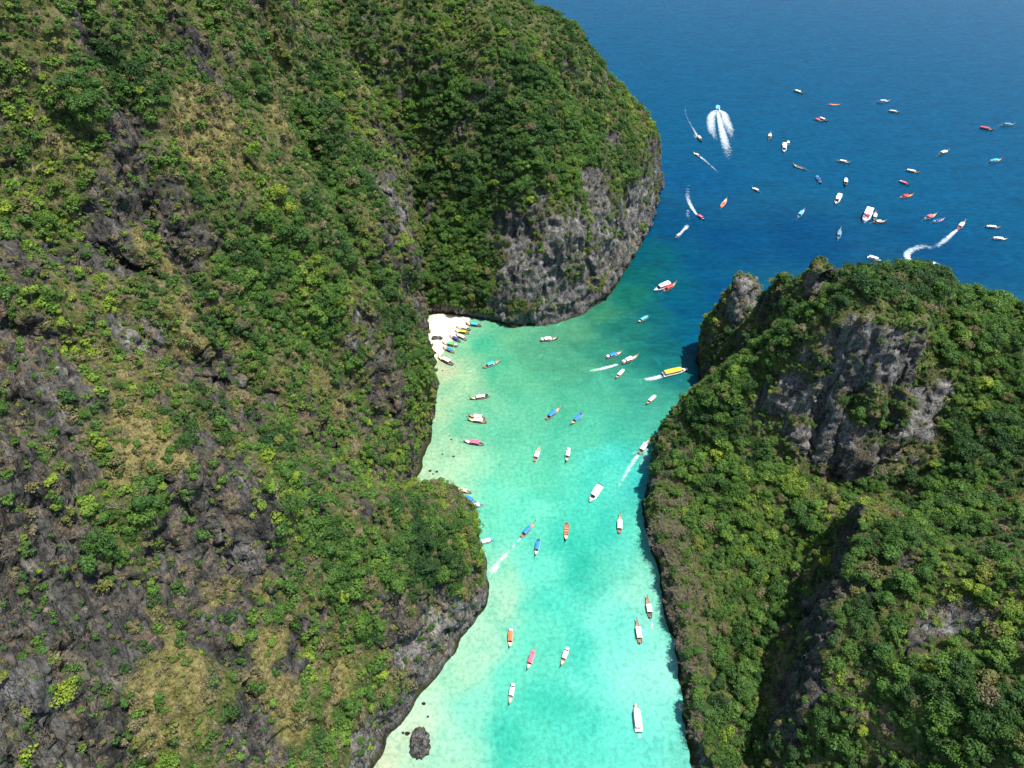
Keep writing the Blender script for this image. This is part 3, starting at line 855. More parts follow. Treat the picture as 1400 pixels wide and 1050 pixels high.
def stuff(name, kind, skip, protos, label, lift=0.0):
    d = plants[kind]; m = np.ones(len(d['s']), bool); m[skip] = False
    P = d['P'][m].copy(); P[:, 2] += d['s'][m] * lift
    me = bpy.data.meshes.new(name); me.vertices.add(len(P)); me.vertices.foreach_set('co', P.astype(np.float32).ravel())
    me.update()
    set_attr(me, 'psize', d['s'][m]); set_attr(me, 'prot', d['rot'][m], 'FLOAT_VECTOR'); set_attr(me, 'tint', d['t'][m])
    set_attr(me, 'pidx', rng.integers(0, len(protos), len(P)), 'INT')
    me.materials.append(protos[0].data.materials[0])
    o = link(bpy.data.objects.new(name, me)); tag(o, label, kind='stuff')
    ng = bpy.data.node_groups.new(name, 'GeometryNodeTree')
    ng.interface.new_socket('Geometry', in_out='INPUT', socket_type='NodeSocketGeometry')
    ng.interface.new_socket('Geometry', in_out='OUTPUT', socket_type='NodeSocketGeometry')
    N = ng.nodes; L = ng.links
    gi, go = N.new('NodeGroupInput'), N.new('NodeGroupOutput')
    jn = N.new('GeometryNodeJoinGeometry')
    for pr in protos:
        oi = N.new('GeometryNodeObjectInfo'); oi.transform_space = 'ORIGINAL'
        oi.inputs['Object'].default_value = pr; oi.inputs['As Instance'].default_value = True
        L.new(oi.outputs['Geometry'], jn.inputs[0])
    def na(nm, ty):
        q = N.new('GeometryNodeInputNamedAttribute'); q.data_type = ty; q.inputs['Name'].default_value = nm; return q.outputs['Attribute']
    ip = N.new('GeometryNodeInstanceOnPoints'); ip.inputs['Pick Instance'].default_value = True
    L.new(gi.outputs[0], ip.inputs['Points']); L.new(jn.outputs[0], ip.inputs['Instance'])
    L.new(na('pidx', 'INT'), ip.inputs['Instance Index']); L.new(na('psize', 'FLOAT'), ip.inputs['Scale'])
    e2r = N.new('FunctionNodeEulerToRotation'); L.new(na('prot', 'FLOAT_VECTOR'), e2r.inputs[0]); L.new(e2r.outputs[0], ip.inputs['Rotation'])
    L.new(ip.outputs[0], go.inputs[0])
    md = o.modifiers.new('scatter', 'NODES'); md.node_group = ng
    return o

# ---- the 300 trees that show largest, each its own object
d = plants['tree']
bon = np.zeros(len(d['s'])); bon[-len(lone_P):] = 100
tree_idx = pick('tree', 300, bon)
crown_proto = {}
for i in tree_idx:
    p, s, t = d['P'][i], d['s'][i], float(d['t'][i])
    e = link(bpy.data.objects.new('broadleaf_tree', None)); e.location = p; e.empty_display_size = 0.5
    j, k = int(i) % len(TREE_M), int(i) % 3
    tr = link(bpy.data.objects.new('trunk', TRUNK_M[k]), e); tr.scale = (s, s, s); tr.rotation_euler = (d['rot'][i][0], d['rot'][i][1], 0)
    cr = link(bpy.data.objects.new('crown', TREE_M[j]), e); cr.scale = (s, s, s * 0.95); cr.location = (0, 0, s * 0.62); cr.rotation_euler = d['rot'][i]
    cr['tint'] = t
    crown_proto.setdefault(j, cr)
    size = 'small ' if s < 3.2 else 'broad ' if s > 4.6 else ''
    lab = f"{size}{colour_of(t)} leafy tree {place_of(p)}"
    tag(e, lab, 'tree', lab.replace('leafy tree', 'leafy trees'))
d = plants['shrub']
shrub_idx = pick('shrub', 300)
shrub_proto = {}
for i in shrub_idx:
    p, s, t = d['P'][i], d['s'][i], float(d['t'][i])
    j = int(i) % len(SHRUB_M)
    o = link(bpy.data.objects.new('shrub', SHRUB_M[j])); o.location = (p[0], p[1], p[2] + s * 0.15); o.scale = (s, s, s); o.rotation_euler = d['rot'][i]
    o['tint'] = t; shrub_proto.setdefault(j, o)
    lab = f"{'wide' if s > 2.9 else 'small' if s < 2.4 else 'low'} {colour_of(t)} shrub {place_of(p)}"
    tag(o, lab, 'shrub', lab.replace('shrub', 'shrubs', 1))
d = plants['bare']
bare_idx = pick('bare', 300)
bare_proto = {}
for i in bare_idx:
    p, s = d['P'][i], d['s'][i]
    j = int(i) % len(BARE_M)
    o = link(bpy.data.objects.new('leafless_bush', BARE_M[j])); o.location = p; o.scale = (s, s, s); o.rotation_euler = d['rot'][i]
    bare_proto.setdefault(j, o)
    lab = f"grey-brown leafless bush of bare twigs {place_of(p)}"
    tag(o, lab, 'bush', lab.replace('bush', 'bushes', 1))
d = plants['tuft']
ti = np.argsort(-d['px'] * d['in'])[:2]
tuft_proto = []
for j, i in enumerate(ti):
    o = link(bpy.data.objects.new('grass_tuft', TUFT_M[j])); o.location = d['P'][i]; s = d['s'][i]; o.scale = (s, s, s); o['tint'] = 0.1
    lab = f"tuft of tall straw-coloured grass {place_of(d['P'][i])}"
    tag(o, lab, 'grass', lab.replace('tuft', 'tufts', 1)); tuft_proto.append(o)
stuff('forest', 'tree', tree_idx, [crown_proto[k] for k in sorted(crown_proto)], 'continuous low forest of small tree crowns over the limestone hills', 0.55)
stuff('scrub', 'shrub', shrub_idx, [shrub_proto[k] for k in sorted(shrub_proto)], 'scattered low scrub covering the limestone hills', 0.15)
stuff('dry_brush', 'bare', bare_idx, [bare_proto[k] for k in sorted(bare_proto)], 'grey leafless brush scattered among the green scrub')
stuff('dry_grass', 'tuft', list(ti), tuft_proto, 'tall straw-coloured dry grass on the hill slopes')
open('/tmp/cnt.txt', 'w').write(repr({k: len(v['s']) for k, v in plants.items()}) + repr(len(tree_idx))) if False else None

# ================================================================ WATER
# colour of the water body over sand, reef and depth (survey points: u, v, sRGB)
WC = [(520,1048,198,214,176),(535,1020,190,222,184),(560,985,184,230,194),(590,950,176,232,194),(560,1040,176,226,188),(610,1000,150,228,192),(620,920,170,230,190),(650,880,168,230,192),(672,830,160,226,188),(684,790,140,226,186),
 (640,960,120,226,192),(700,1000,64,214,182),(700,930,88,222,188),(720,860,84,220,186),(760,960,50,208,178),(800,1000,70,218,190),(820,930,96,228,202),(800,880,74,220,192),(760,820,70,218,188),(740,780,96,228,196),(720,700,96,226,190),
 (780,740,48,208,178),(800,780,36,200,170),(830,720,50,208,182),(860,740,86,218,190),(880,780,130,226,194),(890,830,134,228,198),(850,850,110,230,204),(860,920,128,234,210),(900,930,140,236,212),(900,1010,110,228,204),(930,1030,100,214,190),(850,1010,90,226,200),
 (680,680,100,224,184),(690,640,104,214,172),(650,640,128,220,176),(610,640,172,226,180),(590,660,186,222,178),(600,600,160,216,172),(605,560,164,216,168),(640,580,110,206,160),(620,520,156,216,166),(604,500,190,214,170),(630,470,130,210,162),(650,455,120,206,160),
 (690,600,96,206,162),(740,650,92,216,174),(790,690,60,214,184),(820,650,72,218,190),(850,640,66,218,196),(870,655,44,196,188),(760,600,84,206,166),(810,600,76,202,164),(850,590,70,196,162),(720,560,88,200,156),(780,560,78,194,154),(830,540,74,188,152),
 (880,570,66,186,158),(870,530,60,172,146),(680,500,84,196,150),(660,470,60,190,146),(700,460,104,194,146),(740,480,84,176,136),(720,520,92,196,150),(780,500,78,178,138),(780,455,88,172,130),(820,480,56,154,126),(850,450,34,130,116),(830,430,66,150,112),
 (860,410,24,122,104),(870,480,36,136,122),(900,470,20,112,116),(920,500,28,130,130),(930,460,8,100,122),(890,430,14,108,114),(880,380,10,104,104),(900,350,6,98,112),(915,400,4,98,122),(950,420,2,92,126),(960,470,4,104,136),(980,450,2,96,136),
 (950,360,2,86,126),(920,310,2,84,126),(990,400,2,86,130),(1000,330,2,82,128),(950,240,4,90,138),(1100,330,2,80,126),(1100,200,4,92,142),(1300,330,2,80,126),(1300,150,4,88,138),(900,110,4,90,140),(1000,60,4,90,140),(1380,250,3,84,132),(1200,20,4,90,140)]
WP = np.array([at(u, v) for u, v, *_ in WC]); WCOL = np.array([srgb(*c[2:]) for c in WC])
far_pts = [(-60, 760), (-250, 780), (30, 720), (900, 1400), (-900, 1400), (1500, 500), (600, -200), (1800, 2500), (-2500, 2000), (0, 4000)]
WP = np.concatenate([WP, np.array(far_pts, float)]); WCOL = np.concatenate([WCOL, np.tile(srgb(4, 90, 140), (len(far_pts), 1))])

def axis(a, b, step, lo, hi):
    core = np.arange(a, b + step, step); out, s, left, right = [core], step, [], []
    x, s = b, step
    while x < hi: s *= 1.22; x = core[-1] if not right else right[-1]; right.append(x + s); x = right[-1]
    x, s = a, step
    while x > lo: s *= 1.22; x = core[0] if not left else left[-1]; left.append(x - s); x = left[-1]
    return np.concatenate([np.array(left[::-1]), core, np.array(right)])
gx, gy = axis(-80, 260, 2.0, -18000, 18000), axis(70, 600, 2.0, -6000, 30000)
GX, GY = np.meshgrid(gx, gy)
Q = np.stack([GX.ravel(), GY.ravel()], 1)
WCc = np.empty((len(Q), 3))
for i in range(0, len(Q), 20000):
    q = Q[i:i + 20000]
    jit = np.stack([fbm(q[:, 0] / 18, q[:, 1] / 18, 0 * q[:, 0], 3, 61), fbm(q[:, 0] / 18, q[:, 1] / 18, 0 * q[:, 0], 3, 67)], 1) * 9
    d2 = (((q + jit)[:, None, :] - WP[None]) ** 2).sum(-1) + 30.0
    w = d2 ** -1.9
    WCc[i:i + 20000] = (w @ WCOL) / w.sum(1, keepdims=True)
bl = sstep(300, 430, np.hypot(Q[:, 0] - 40, (Q[:, 1] - 230)))[:, None]
WCc = WCc * (1 - bl) + np.array(srgb(3, 96, 136)) * bl
shoal_src = WCc[:, 1].copy()
WCc *= np.array([1.0, 0.97, 0.96]) ** 1.0
WCc[:, 0] += 0.03 * np.clip((shoal_src - 0.3) / 0.4, 0, 1)
WCc[:, 2] *= 1.05
WCc *= (0.45 + 0.06 * np.clip((shoal_src - 0.25) / 0.5, 0, 1))[:, None]
# reef strength: patchy coral between lagoon and open sea
cx_, cy_ = at(840, 470)
reef = np.exp(-(((Q[:, 0] - cx_) / 62) ** 2 + ((Q[:, 1] - cy_) / 62) ** 2))
sea_near = np.minimum.reduce([np.abs(sdf(p, Q[:, 0], Q[:, 1])) for p in (MASSIF, HEAD, ISLE)])
shoal = np.clip((shoal_src - 0.18) / 0.45, 0, 1)
nx, ny = len(gx), len(gy)
I = np.arange(nx * ny).reshape(ny, nx)
wf = np.stack([I[:-1, :-1], I[:-1, 1:], I[1:, 1:], I[1:, :-1]], -1).reshape(-1, 4)

def water_material():
    m = NT('sea_water')
    pos = m.n('ShaderNodeNewGeometry').outputs['Position']
    c = m.attr('wcol').outputs['Color']
    reef_, shoal_ = m.attr('reef').outputs['Fac'], m.attr('shoal').outputs['Fac']
    # bed: ripples of light over sand, sea-grass blotches, coral heads
    net = m.noise(pos, 0.5, 5, 0.68, 0.35)
    blot = m.noise(pos, 0.055, 5, 0.6, 0.5)
    patch = m.noise(pos, 0.13, 5, 0.65, 0.4)
    k = m.remap(net, 0.32, 0.68, 0.76, 1.24)
    k = m.mix(shoal_, (1, 1, 1), k)
    c = m.mix(1.0, c, k, 'MULTIPLY')
    k2 = m.mix(shoal_, (1, 1, 1), m.ramp(blot, [(0.30, (0.66, 0.88, 0.88)), (0.5, (1, 1, 1)), (0.72, (1.2, 1.06, 1.06))]))
    c = m.mix(1.0, c, k2, 'MULTIPLY')
    dark = m.math('MULTIPLY', m.remap(patch, 0.44, 0.60), m.math('MULTIPLY', reef_, 0.55))
    c = m.mix(dark, c, m.mix(1.0, c, (0.62, 0.72, 0.66), 'MULTIPLY'))
    sand = m.math('MULTIPLY', m.remap(m.noise(pos, 0.085, 4, 0.7, 0.2), 0.615, 0.66), m.math('MULTIPLY', reef_, 0.75))
    c = m.mix(sand, c, m.mix(1.0, c, (1.7, 1.75, 1.5), 'MULTIPLY'))
    speck = m.math('MULTIPLY', m.remap(m.noise(pos, 0.33, 5, 0.72), 0.60, 0.68), m.math('MULTIPLY', m.attr('near').outputs['Fac'], 0.5))
    c = m.mix(speck, c, m.mix(1.0, c, (0.35, 0.45, 0.42), 'MULTIPLY'))
    # open-sea tone: light and dark of swells and ripples painted into the colour
    sw = m.noise(m.stretch(pos, (0.35, 1.0, 1)), 0.10, 4, 0.6, 0.4)
    deep = m.math('SUBTRACT', 1.0, shoal_)
    c = m.mix(m.math('MULTIPLY', deep, 0.9), c, m.mix(1.0, c, m.math('MULTIPLY', m.remap(sw, 0.32, 0.68, 0.86, 1.12), m.remap(m.noise(m.stretch(pos, (0.4, 1.0, 1)), 0.36, 4, 0.62, 0.3), 0.34, 0.66, 0.78, 1.22)), 'MULTIPLY'))
    b = m.n('ShaderNodeBsdfPrincipled')
    m.l(c, b.inputs['Base Color']); b.inputs['Roughness'].default_value = 0.12; b.inputs['IOR'].default_value = 1.33; b.inputs['Specular IOR Level'].default_value = 0.10
    w1 = m.noise(m.stretch(pos, (0.5, 1.0, 1)), 0.28, 5, 0.62, 0.6)
    w2 = m.noise(pos, 1.1, 3, 0.6, 0.4)
    h = m.math('ADD', m.math('MULTIPLY', w1, 1.0), m.math('MULTIPLY', w2, 0.25))
    m.l(m.bump(h, 0.35, 0.6), b.inputs['Normal'])
    m.l(b.outputs[0], m.out.inputs[0])
    return m.m
me = mesh_from('sea', np.stack([GX.ravel(), GY.ravel(), 0 * GX.ravel()], 1), wf, water_material())
set_attr(me, 'wcol', np.concatenate([WCc, np.ones((len(WCc), 1))], 1), 'FLOAT_COLOR'); set_attr(me, 'reef', reef); set_attr(me, 'shoal', shoal); set_attr(me, 'near', np.exp(-sea_near / 9.0))
sea = tag(link(bpy.data.objects.new('sea', me)), 'clear sea, turquoise in the lagoon and deep blue outside', kind='structure')

# ---------------------------------------------------------------- beach
BEACH = pxl([(581, 446), (588, 432), (600, 427), (622, 430), (644, 434), (640, 446), (630, 455), (620, 463), (610, 475), (602, 487), (596, 496), (588, 490), (583, 470)])
bx = np.arange(-70, -10, 0.8); by = np.arange(318, 392, 0.8)
BX, BY = np.meshgrid(bx, by)
bd = sdf(BEACH, BX, BY)
bz = np.where(bd > 0, 0.05 + 0.13 * bd, bd * 0.10) + fbm(BX / 5, BY / 5, 0 * BX, 3, 44) * 0.12
BI = np.arange(bz.size).reshape(bz.shape)
bf = np.stack([BI[:-1, :-1], BI[:-1, 1:], BI[1:, 1:], BI[1:, :-1]], -1).reshape(-1, 4)
bf = bf[(bd.ravel()[bf] > -3).all(1)]
def sand_material():
    m = NT('beach_sand'); pos = m.n('ShaderNodeNewGeometry').outputs['Position']
    z = m.n('ShaderNodeSeparateXYZ'); m.l(pos, z.inputs[0])
    dryc = m.ramp(m.noise(pos, 0.5, 5, 0.65), [(0.3, (0.62, 0.55, 0.44)), (0.7, (0.80, 0.74, 0.63))])
    c = m.mix(m.remap(z.outputs[2], 0.15, 0.6), (0.50, 0.46, 0.34), dryc)
    b = m.n('ShaderNodeBsdfPrincipled'); b.inputs['Roughness'].default_value = 0.9; m.l(c, b.inputs['Base Color'])
    m.l(m.bump(m.noise(pos, 1.8, 4, 0.6), 0.5, 0.2), b.inputs['Normal']); m.l(b.outputs[0], m.out.inputs[0]); return m.m
me = mesh_from('beach', np.stack([BX.ravel(), BY.ravel(), bz.ravel()], 1), bf, sand_material(), True)
tag(link(bpy.data.objects.new('beach', me)), 'small white sand beach in the corner of the cliffs', kind='structure')

# ---------------------------------------------------------------- boulders in the shallows
def boulder(u, v, rx, ry, rz, seed, label, name='boulder', sink=0.25, rot=0.0, z0=0.0, group=None):
    bm = bmesh.new(); bmesh.ops.create_icosphere(bm, subdivisions=5 if rx > 2 else 3, radius=1.0)
    V = np.array([v_.co[:] for v_ in bm.verts])
    dd = fbm(V[:, 0] * 1.4, V[:, 1] * 1.4, V[:, 2] * 1.4, 4, seed) * 0.5 + ridged(V[:, 0] * 3.2, V[:, 1] * 3.2, V[:, 2] * 1.6, 3, seed + 2) * 0.16
    for v_, k in zip(bm.verts, dd): v_.co *= 1 + k
    me = bpy.data.meshes.new(name); bm.to_mesh(me); bm.free(); me.materials.append(GROUND)
    n = len(me.vertices)
    set_attr(me, 'rock', np.ones(n)); set_attr(me, 'dry', np.zeros(n)); set_attr(me, 'pale', np.full(n, 0.5))
    o = link(bpy.data.objects.new(name, me)); x, y = at(u, v, z0); o.location = (x, y, z0 + rz * (0.5 - sink) * 0.5); o.scale = (rx, ry, rz); o.rotation_euler = (0, 0, rot)
    tag(o, label, 'rock', group)
    return o
boulder(574, 1017, 3.7, 5.0, 3.0, 31, 'large dark pitted boulder standing alone in the pale shallows')
boulder(598, 462, 3.0, 1.5, 1.1, 33, 'long dark rock lying on the white sand beach', z0=1.2)
boulder(594, 483, 1.2, 1.2, 0.8, 34, 'small dark rock at the water edge of the beach', z0=0.3)
for i, (u, v, r_) in enumerate([(579, 962, 0.8), (585, 980, 0.5), (557, 1003, 0.9), (551, 1002, 0.6)]):
    boulder(u, v, r_, r_ * 0.8, r_ * 0.4, 50 + i, 'small dark rock in the pale shallows near the large boulder', group='small rocks near the large boulder')
for i, (u, v, r_) in enumerate([(620, 624, 1.1), (617, 601, 0.9), (615, 596, 0.6), (605, 621, 0.9), (588, 644, 1.3), (597, 645, 1.2), (584, 657, 0.9), (592, 648, 0.8), (605, 507, 0.8)]):
    r_ *= 0.65; boulder(u, v, r_, r_ * 0.8, r_ * 0.35, 70 + i, 'small dark rock in the shallows between promontory and beach', group='small rocks between promontory and beach')

# ---------------------------------------------------------------- foam
def foam_material(name, col, dens, scale=0.55):
    m = NT(name); pos = m.n('ShaderNodeNewGeometry').outputs['Position']; f = m.attr('foam').outputs['Fac']
    n = m.noise(pos, scale, 5, 0.68, 0.8)
    a = m.math('MULTIPLY', m.remap(m.math('ADD', m.math('MULTIPLY', f, 0.62), n), 0.76, 1.26), dens, True)
    b = m.n('ShaderNodeBsdfPrincipled'); b.inputs['Base Color'].default_value = (*col, 1); b.inputs['Roughness'].default_value = 0.7
    t = m.n('ShaderNodeBsdfTransparent'); mx = m.n('ShaderNodeMixShader')
    m.l(a, mx.inputs[0]); m.l(t.outputs[0], mx.inputs[1]); m.l(b.outputs[0], mx.inputs[2]); m.l(mx.outputs[0], m.out.inputs[0])
    return m.m
FOAM = foam_material('foam', (0.66, 0.74, 0.76), 0.9)
FOAM_THIN = foam_material('thin_foam', (0.20, 0.45, 0.52), 0.6, 0.4)

def ribbon(pts, w, f, V, F, A, side=4):
    """pts world XY along the wake, w half-widths, f foam strengths"""
    P = np.array(pts, float); n = 40
    s = np.linspace(0, len(P) - 1, n); i0 = np.clip(s.astype(int), 0, len(P) - 2); t = s - i0
    def cr(arr):
        arr = np.array(arr, float); a = arr[np.maximum(i0 - 1, 0)]; b = arr[i0]; c = arr[i0 + 1]; d = arr[np.minimum(i0 + 2, len(arr) - 1)]
        tt = t[:, None] if arr.ndim > 1 else t
        return 0.5 * (2 * b + (c - a) * tt + (2 * a - 5 * b + 4 * c - d) * tt ** 2 + (3 * b - a - 3 * c + d) * tt ** 3)
    C = cr(P); W = np.maximum(cr(w) * (0.8 if P[:, 1].mean() > 450 else 1.0), 0.1); Fo = np.clip(cr(f), 0, 1)
    T = np.gradient(C, axis=0); T /= np.linalg.norm(T, axis=1, keepdims=True) + 1e-9
    Nn = np.stack([-T[:, 1], T[:, 0]], 1)
    base = len(V)
    for k in range(n):
        for j in range(-side, side + 1):
            q = j / side
            p = C[k] + Nn[k] * W[k] * q
            V.append((p[0], p[1], 0.06)); A.append(float(Fo[k] * (1 - q * q) ** 0.7) - (0.35 if abs(j) == side else 0))
    m_ = 2 * side + 1
    for k in range(n - 1):
        for j in range(2 * side):
            a = base + k * m_ + j
            F.append((a, a + 1, a + m_ + 1, a + m_))

def wake(label, strips, mat=None):
    V, F, A = [], [], []
    for pts, w, f in strips: ribbon([at(u, v) for u, v in pts], w, f, V, F, A)
    V = np.array(V)
    V[:, 2] += np.repeat(np.arange(len(strips)), len(V) // len(strips)) * 0.012
    me = mesh_from('wake', V, np.array(F), mat or FOAM); set_attr(me, 'foam', np.array(A))
    tag(link(bpy.data.objects.new('wake', me)), label, kind='stuff')

wake('broad white three-armed wake of the blue-roofed speedboat', [
    ([(981,151),(985,170),(990,190),(994,205),(997,222)], [2.6,4.6,6.4,7.2,7.4], [1,1,.9,.6,.15]),
    ([(979,151),(974,156),(972,165),(973,178),(978,190),(981,202)], [3.0,6.0,7.0,6.6,5,3], [1,.95,.9,.75,.4,.05]),
    ([(984,151),(990,156),(993,166),(997,176),(1000,190),(1001,205)], [3.0,6.0,7.0,6.6,5,3], [1,.95,.9,.75,.35,.05]),
    ([(996,172),(1001,176),(1008,180)], [2,1.6,1.0], [.8,.7,.3])])
wake('thin bent trail behind the longtail heading toward the headland tip', [([(955,188),(951,182),(946,173),(939,160),(937,148),(938,134)], [2.6,2.0,1.5,1.4,1.4,1.6], [1,.8,.6,.45,.4,.1]), ([(958,190),(951,187),(947,183)], [3.2,3.0,1.6], [.8,.65,.2])])
wake('thin foam trail of the pale-roofed longtail passing the headland', [([(957,214),(962,218),(969,224),(977,231),(986,239)], [1.6,2.0,1.6,1.6,1.2], [1,.8,.6,.6,.1])])
wake('curved white wake of the red-roofed longtail off the headland', [([(953,294),(948,287),(943,278),(940,268),(941,256),(943,246)], [1.6,2.2,2.8,3.4,3.4,3.0], [1,1,.85,.6,.35,.05]), ([(941,286),(940,293),(941,300)], [2.4,2.8,2.2], [.45,.5,.3])])
wake('short wake of the small dark longtail next to the headland', [([(930,320),(934,315),(939,310),(941,306)], [1.4,2.0,3.0,2.4], [1,.9,.85,.2]), ([(923,326),(928,324),(934,322)], [1.5,1.8,1.0], [.5,.5,.1])])
wake('looping white wake behind the longtail turning off the island', [([(1310,313),(1304,318),(1296,325),(1287,332),(1276,340)], [1.2,2.4,3.2,3.6,3.6], [1,1,.85,.7,.4]),
    ([(1276,340),(1264,337),(1251,340),(1241,346),(1241,353),(1250,359),(1266,364)], [4.6,4.2,3.6,3.4,3.0,2.2,1.8], [.4,.6,.75,.9,1,1,.8])])
wake('white foam round the speedboat at the inner end of the looping wake', [([(1266,364),(1272,361),(1280,361),(1288,366)], [2.0,4.0,3.0,1.5], [.9,1,.9,.4])])
wake('white trail behind the yellow-roofed tour boat', [([(905,514),(898,516),(888,518),(872,520)], [1.8,2.2,2.0,1.0], [1,1,.9,.15])])
wake('white trail of the longtail leaving through the reef channel', [([(849,498),(842,499),(832,502),(818,505),(798,509)], [.4,1.2,1.6,1.5,1.2], [.1,1,1,.9,.1])])
wake('long faint trail of the longtail hugging the island shore', [([(873,622),(865,632),(857,646),(849,660),(838,676),(826,690)], [1.2,1.6,1.5,1.3,1.1,.9], [1,.85,.75,.6,.4,.05]), ([(884,612),(882,624),(876,634),(868,648)], [1.2,2.0,2.2,1.5], [.7,.6,.5,.1]), ([(872,618),(866,620),(862,628)], [1.0,1.6,1.0], [.5,.5,.1])])
wake('broken white trail between blue-roofed longtail and promontory', [([(712,735),(709,739),(706,742)], [.4,.8,.6], [1,.9,.2]), ([(704,744),(702,747),(700,749)], [.5,.8,.5], [.8,.9,.3]), ([(697,752),(690,760),(683,768),(677,776),(670,783)], [.6,1.4,1.3,2.4,2.6], [.5,1,.8,.95,.6])])
wake('short faint trail astern of the white-roofed longtail by the shady shore', [([(890,847),(891.5,855),(892,862)], [.5,.9,.8], [.4,.9,.3])])
wake('short pale trail astern of the white speedboat in the lagoon', [([(874,1001),(875,1008),(876,1016)], [1.0,1.3,1.0], [.7,.5,.1])])
wake('two pale foam flecks between beach and teal-roofed longtail', [([(641,508),(646,507),(651,505)], [.7,.8,.5], [.7,.8,.4])])
wake('faint foam ring astern of the big white ferry', [([(1180,279),(1186,277),(1192,278)], [2,2.2,1.6], [.35,.4,.2])], FOAM_THIN)

# ================================================================ BOATS
def box(V, F, c, s, taper=1.0):
    i = len(V)
    for dz in (-1, 1):
        k = taper if dz > 0 else 1.0
        for dx, dy in ((-1, -1), (1, -1), (1, 1), (-1, 1)):
            V.append((c[0] + dx * s[0] / 2 * k, c[1] + dy * s[1] / 2 * k, c[2] + dz * s[2] / 2))
    F += [(i + 3, i + 2, i + 1, i), (i + 4, i + 5, i + 6, i + 7)] + [(i + a, i + (a + 1) % 4, i + 4 + (a + 1) % 4, i + 4 + a) for a in range(4)]

def B(name, f, mat, smooth=False):
    V, F = [], []; f(V, F)
    return mesh_from(name, V, F, mat, smooth)

PAINT = {k: plain_mat('paint_' + k, c, 0.55, 0.4, 0.18, 2.0) for k, c in dict(
    white=(0.80, 0.80, 0.79), blue=(0.02, 0.20, 0.58), navy=(0.03, 0.06, 0.26), teal=(0.04, 0.42, 0.52), red=(0.62, 0.05, 0.05), pink=(0.72, 0.12, 0.20), orange=(0.82, 0.16, 0.05),
    green=(0.10, 0.45, 0.14), yellow=(0.85, 0.46, 0.03), grey=(0.42, 0.44, 0.46), tan=(0.60, 0.48, 0.34), lavender=(0.55, 0.56, 0.70), cream=(0.72, 0.66, 0.52),
    wood=(0.28, 0.13, 0.07), darkwood=(0.10, 0.06, 0.045), plank=(0.46, 0.31, 0.19), palewood=(0.58, 0.44, 0.30), hullgrey=(0.20, 0.22, 0.24), hullblue=(0.10, 0.24, 0.36), black=(0.02, 0.02, 0.022),
    skyblue=(0.10, 0.42, 0.72), vest=(0.85, 0.17, 0.03)).items()}
GLASS = plain_mat('dark_glass', (0.02, 0.03, 0.04), 0.08, 0.6)
STEEL = plain_mat('steel', (0.35, 0.35, 0.36), 0.35, 0.6)

# ---- longtail boat, 11 m long, bow towards +X, waterline z = 0
LX = np.linspace(-5.5, 5.5, 15)
def lt_w(x):
    t = (x + 5.5) / 11
    return 1.12 * min(1, 0.62 + 1.6 * t) * (1 - max(0, (t - 0.5) / 0.5) ** 2.1 * 0.96)
def lt_sheer(x):
    t = (x + 5.5) / 11
    return 0.70 + 0.28 * max(0, 0.25 - t) / 0.25 + 1.35 * max(0, (t - 0.55) / 0.45) ** 2.2
def lt_keel(x):
    t = (x + 5.5) / 11
    return -0.35 + 1.15 * max(0, (t - 0.72) / 0.28) ** 2 + 0.25 * max(0, 0.12 - t) / 0.12
def lt_hull(V, F):
    for x in LX:
        w, zs, zk = lt_w(x), lt_sheer(x), lt_keel(x)
        fl = max(zk + 0.12, min(0.22, zs - 0.25)) if x < 3.6 else zs - 0.22
        V += [(x, 0, zk), (x, w * 0.72, zk + 0.16), (x, w, zs), (x, w * 0.90, zs + 0.02), (x, w * 0.66, fl), (x, 0, fl),
              (x, -w * 0.66, fl), (x, -w * 0.90, zs + 0.02), (x, -w, zs), (x, -w * 0.72, zk + 0.16)]
    for i in range(len(LX) - 1):
        for k in range(10):
            a, b = i * 10 + k, i * 10 + (k + 1) % 10
            F.append((a, b, b + 10, a + 10))
    F.append(tuple(range(9, -1, -1))); n = (len(LX) - 1) * 10; F.append(tuple(range(n, n + 10)))
def lt_rail(V, F):
    for s in (-1, 1):
        for x0, x1 in zip(LX[:-1], LX[1:]):
            tube(V, F, (x0, s * lt_w(x0) * 0.97, lt_sheer(x0) + 0.05), (x1, s * lt_w(x1) * 0.97, lt_sheer(x1) + 0.05), 0.06, 0.06, 4)
def lt_post(V, F):
    pts = [(5.15, 1.55), (5.5, 2.05), (5.85, 2.6), (6.05, 3.2)]
    for (xa, za), (xb, zb) in zip(pts[:-1], pts[1:]): tube(V, F, (xa, 0, za), (xb, 0, zb), 0.16, 0.13, 5)
def lt_ribbon(V, F): tube(V, F, (5.72, 0, 2.40), (5.93, 0, 2.88), 0.21, 0.18, 6)
def lt_deck(V, F):
    xs = [2.3, 3.1, 3.9, 4.5]
    for x0, x1 in zip(xs[:-1], xs[1:]):
        w0, w1 = lt_w(x0) * 0.86, lt_w(x1) * 0.86; z0, z1 = lt_sheer(x0) - 0.16, lt_sheer(x1) - 0.14
        i = len(V); V += [(x0 + .03, -w0, z0), (x1, -w1, z1), (x1, w1, z1), (x0 + .03, w0, z0), (x0 + .03, -w0, z0 - .06), (x1, -w1, z1 - .06), (x1, w1, z1 - .06), (x0 + .03, w0, z0 - .06)]
        F += [(i, i + 1, i + 2, i + 3), (i + 7, i + 6, i + 5, i + 4), (i, i + 4, i + 5, i + 1), (i + 2, i + 6, i + 7, i + 3), (i + 1, i + 5, i + 6, i + 2), (i, i + 3, i + 7, i + 4)]
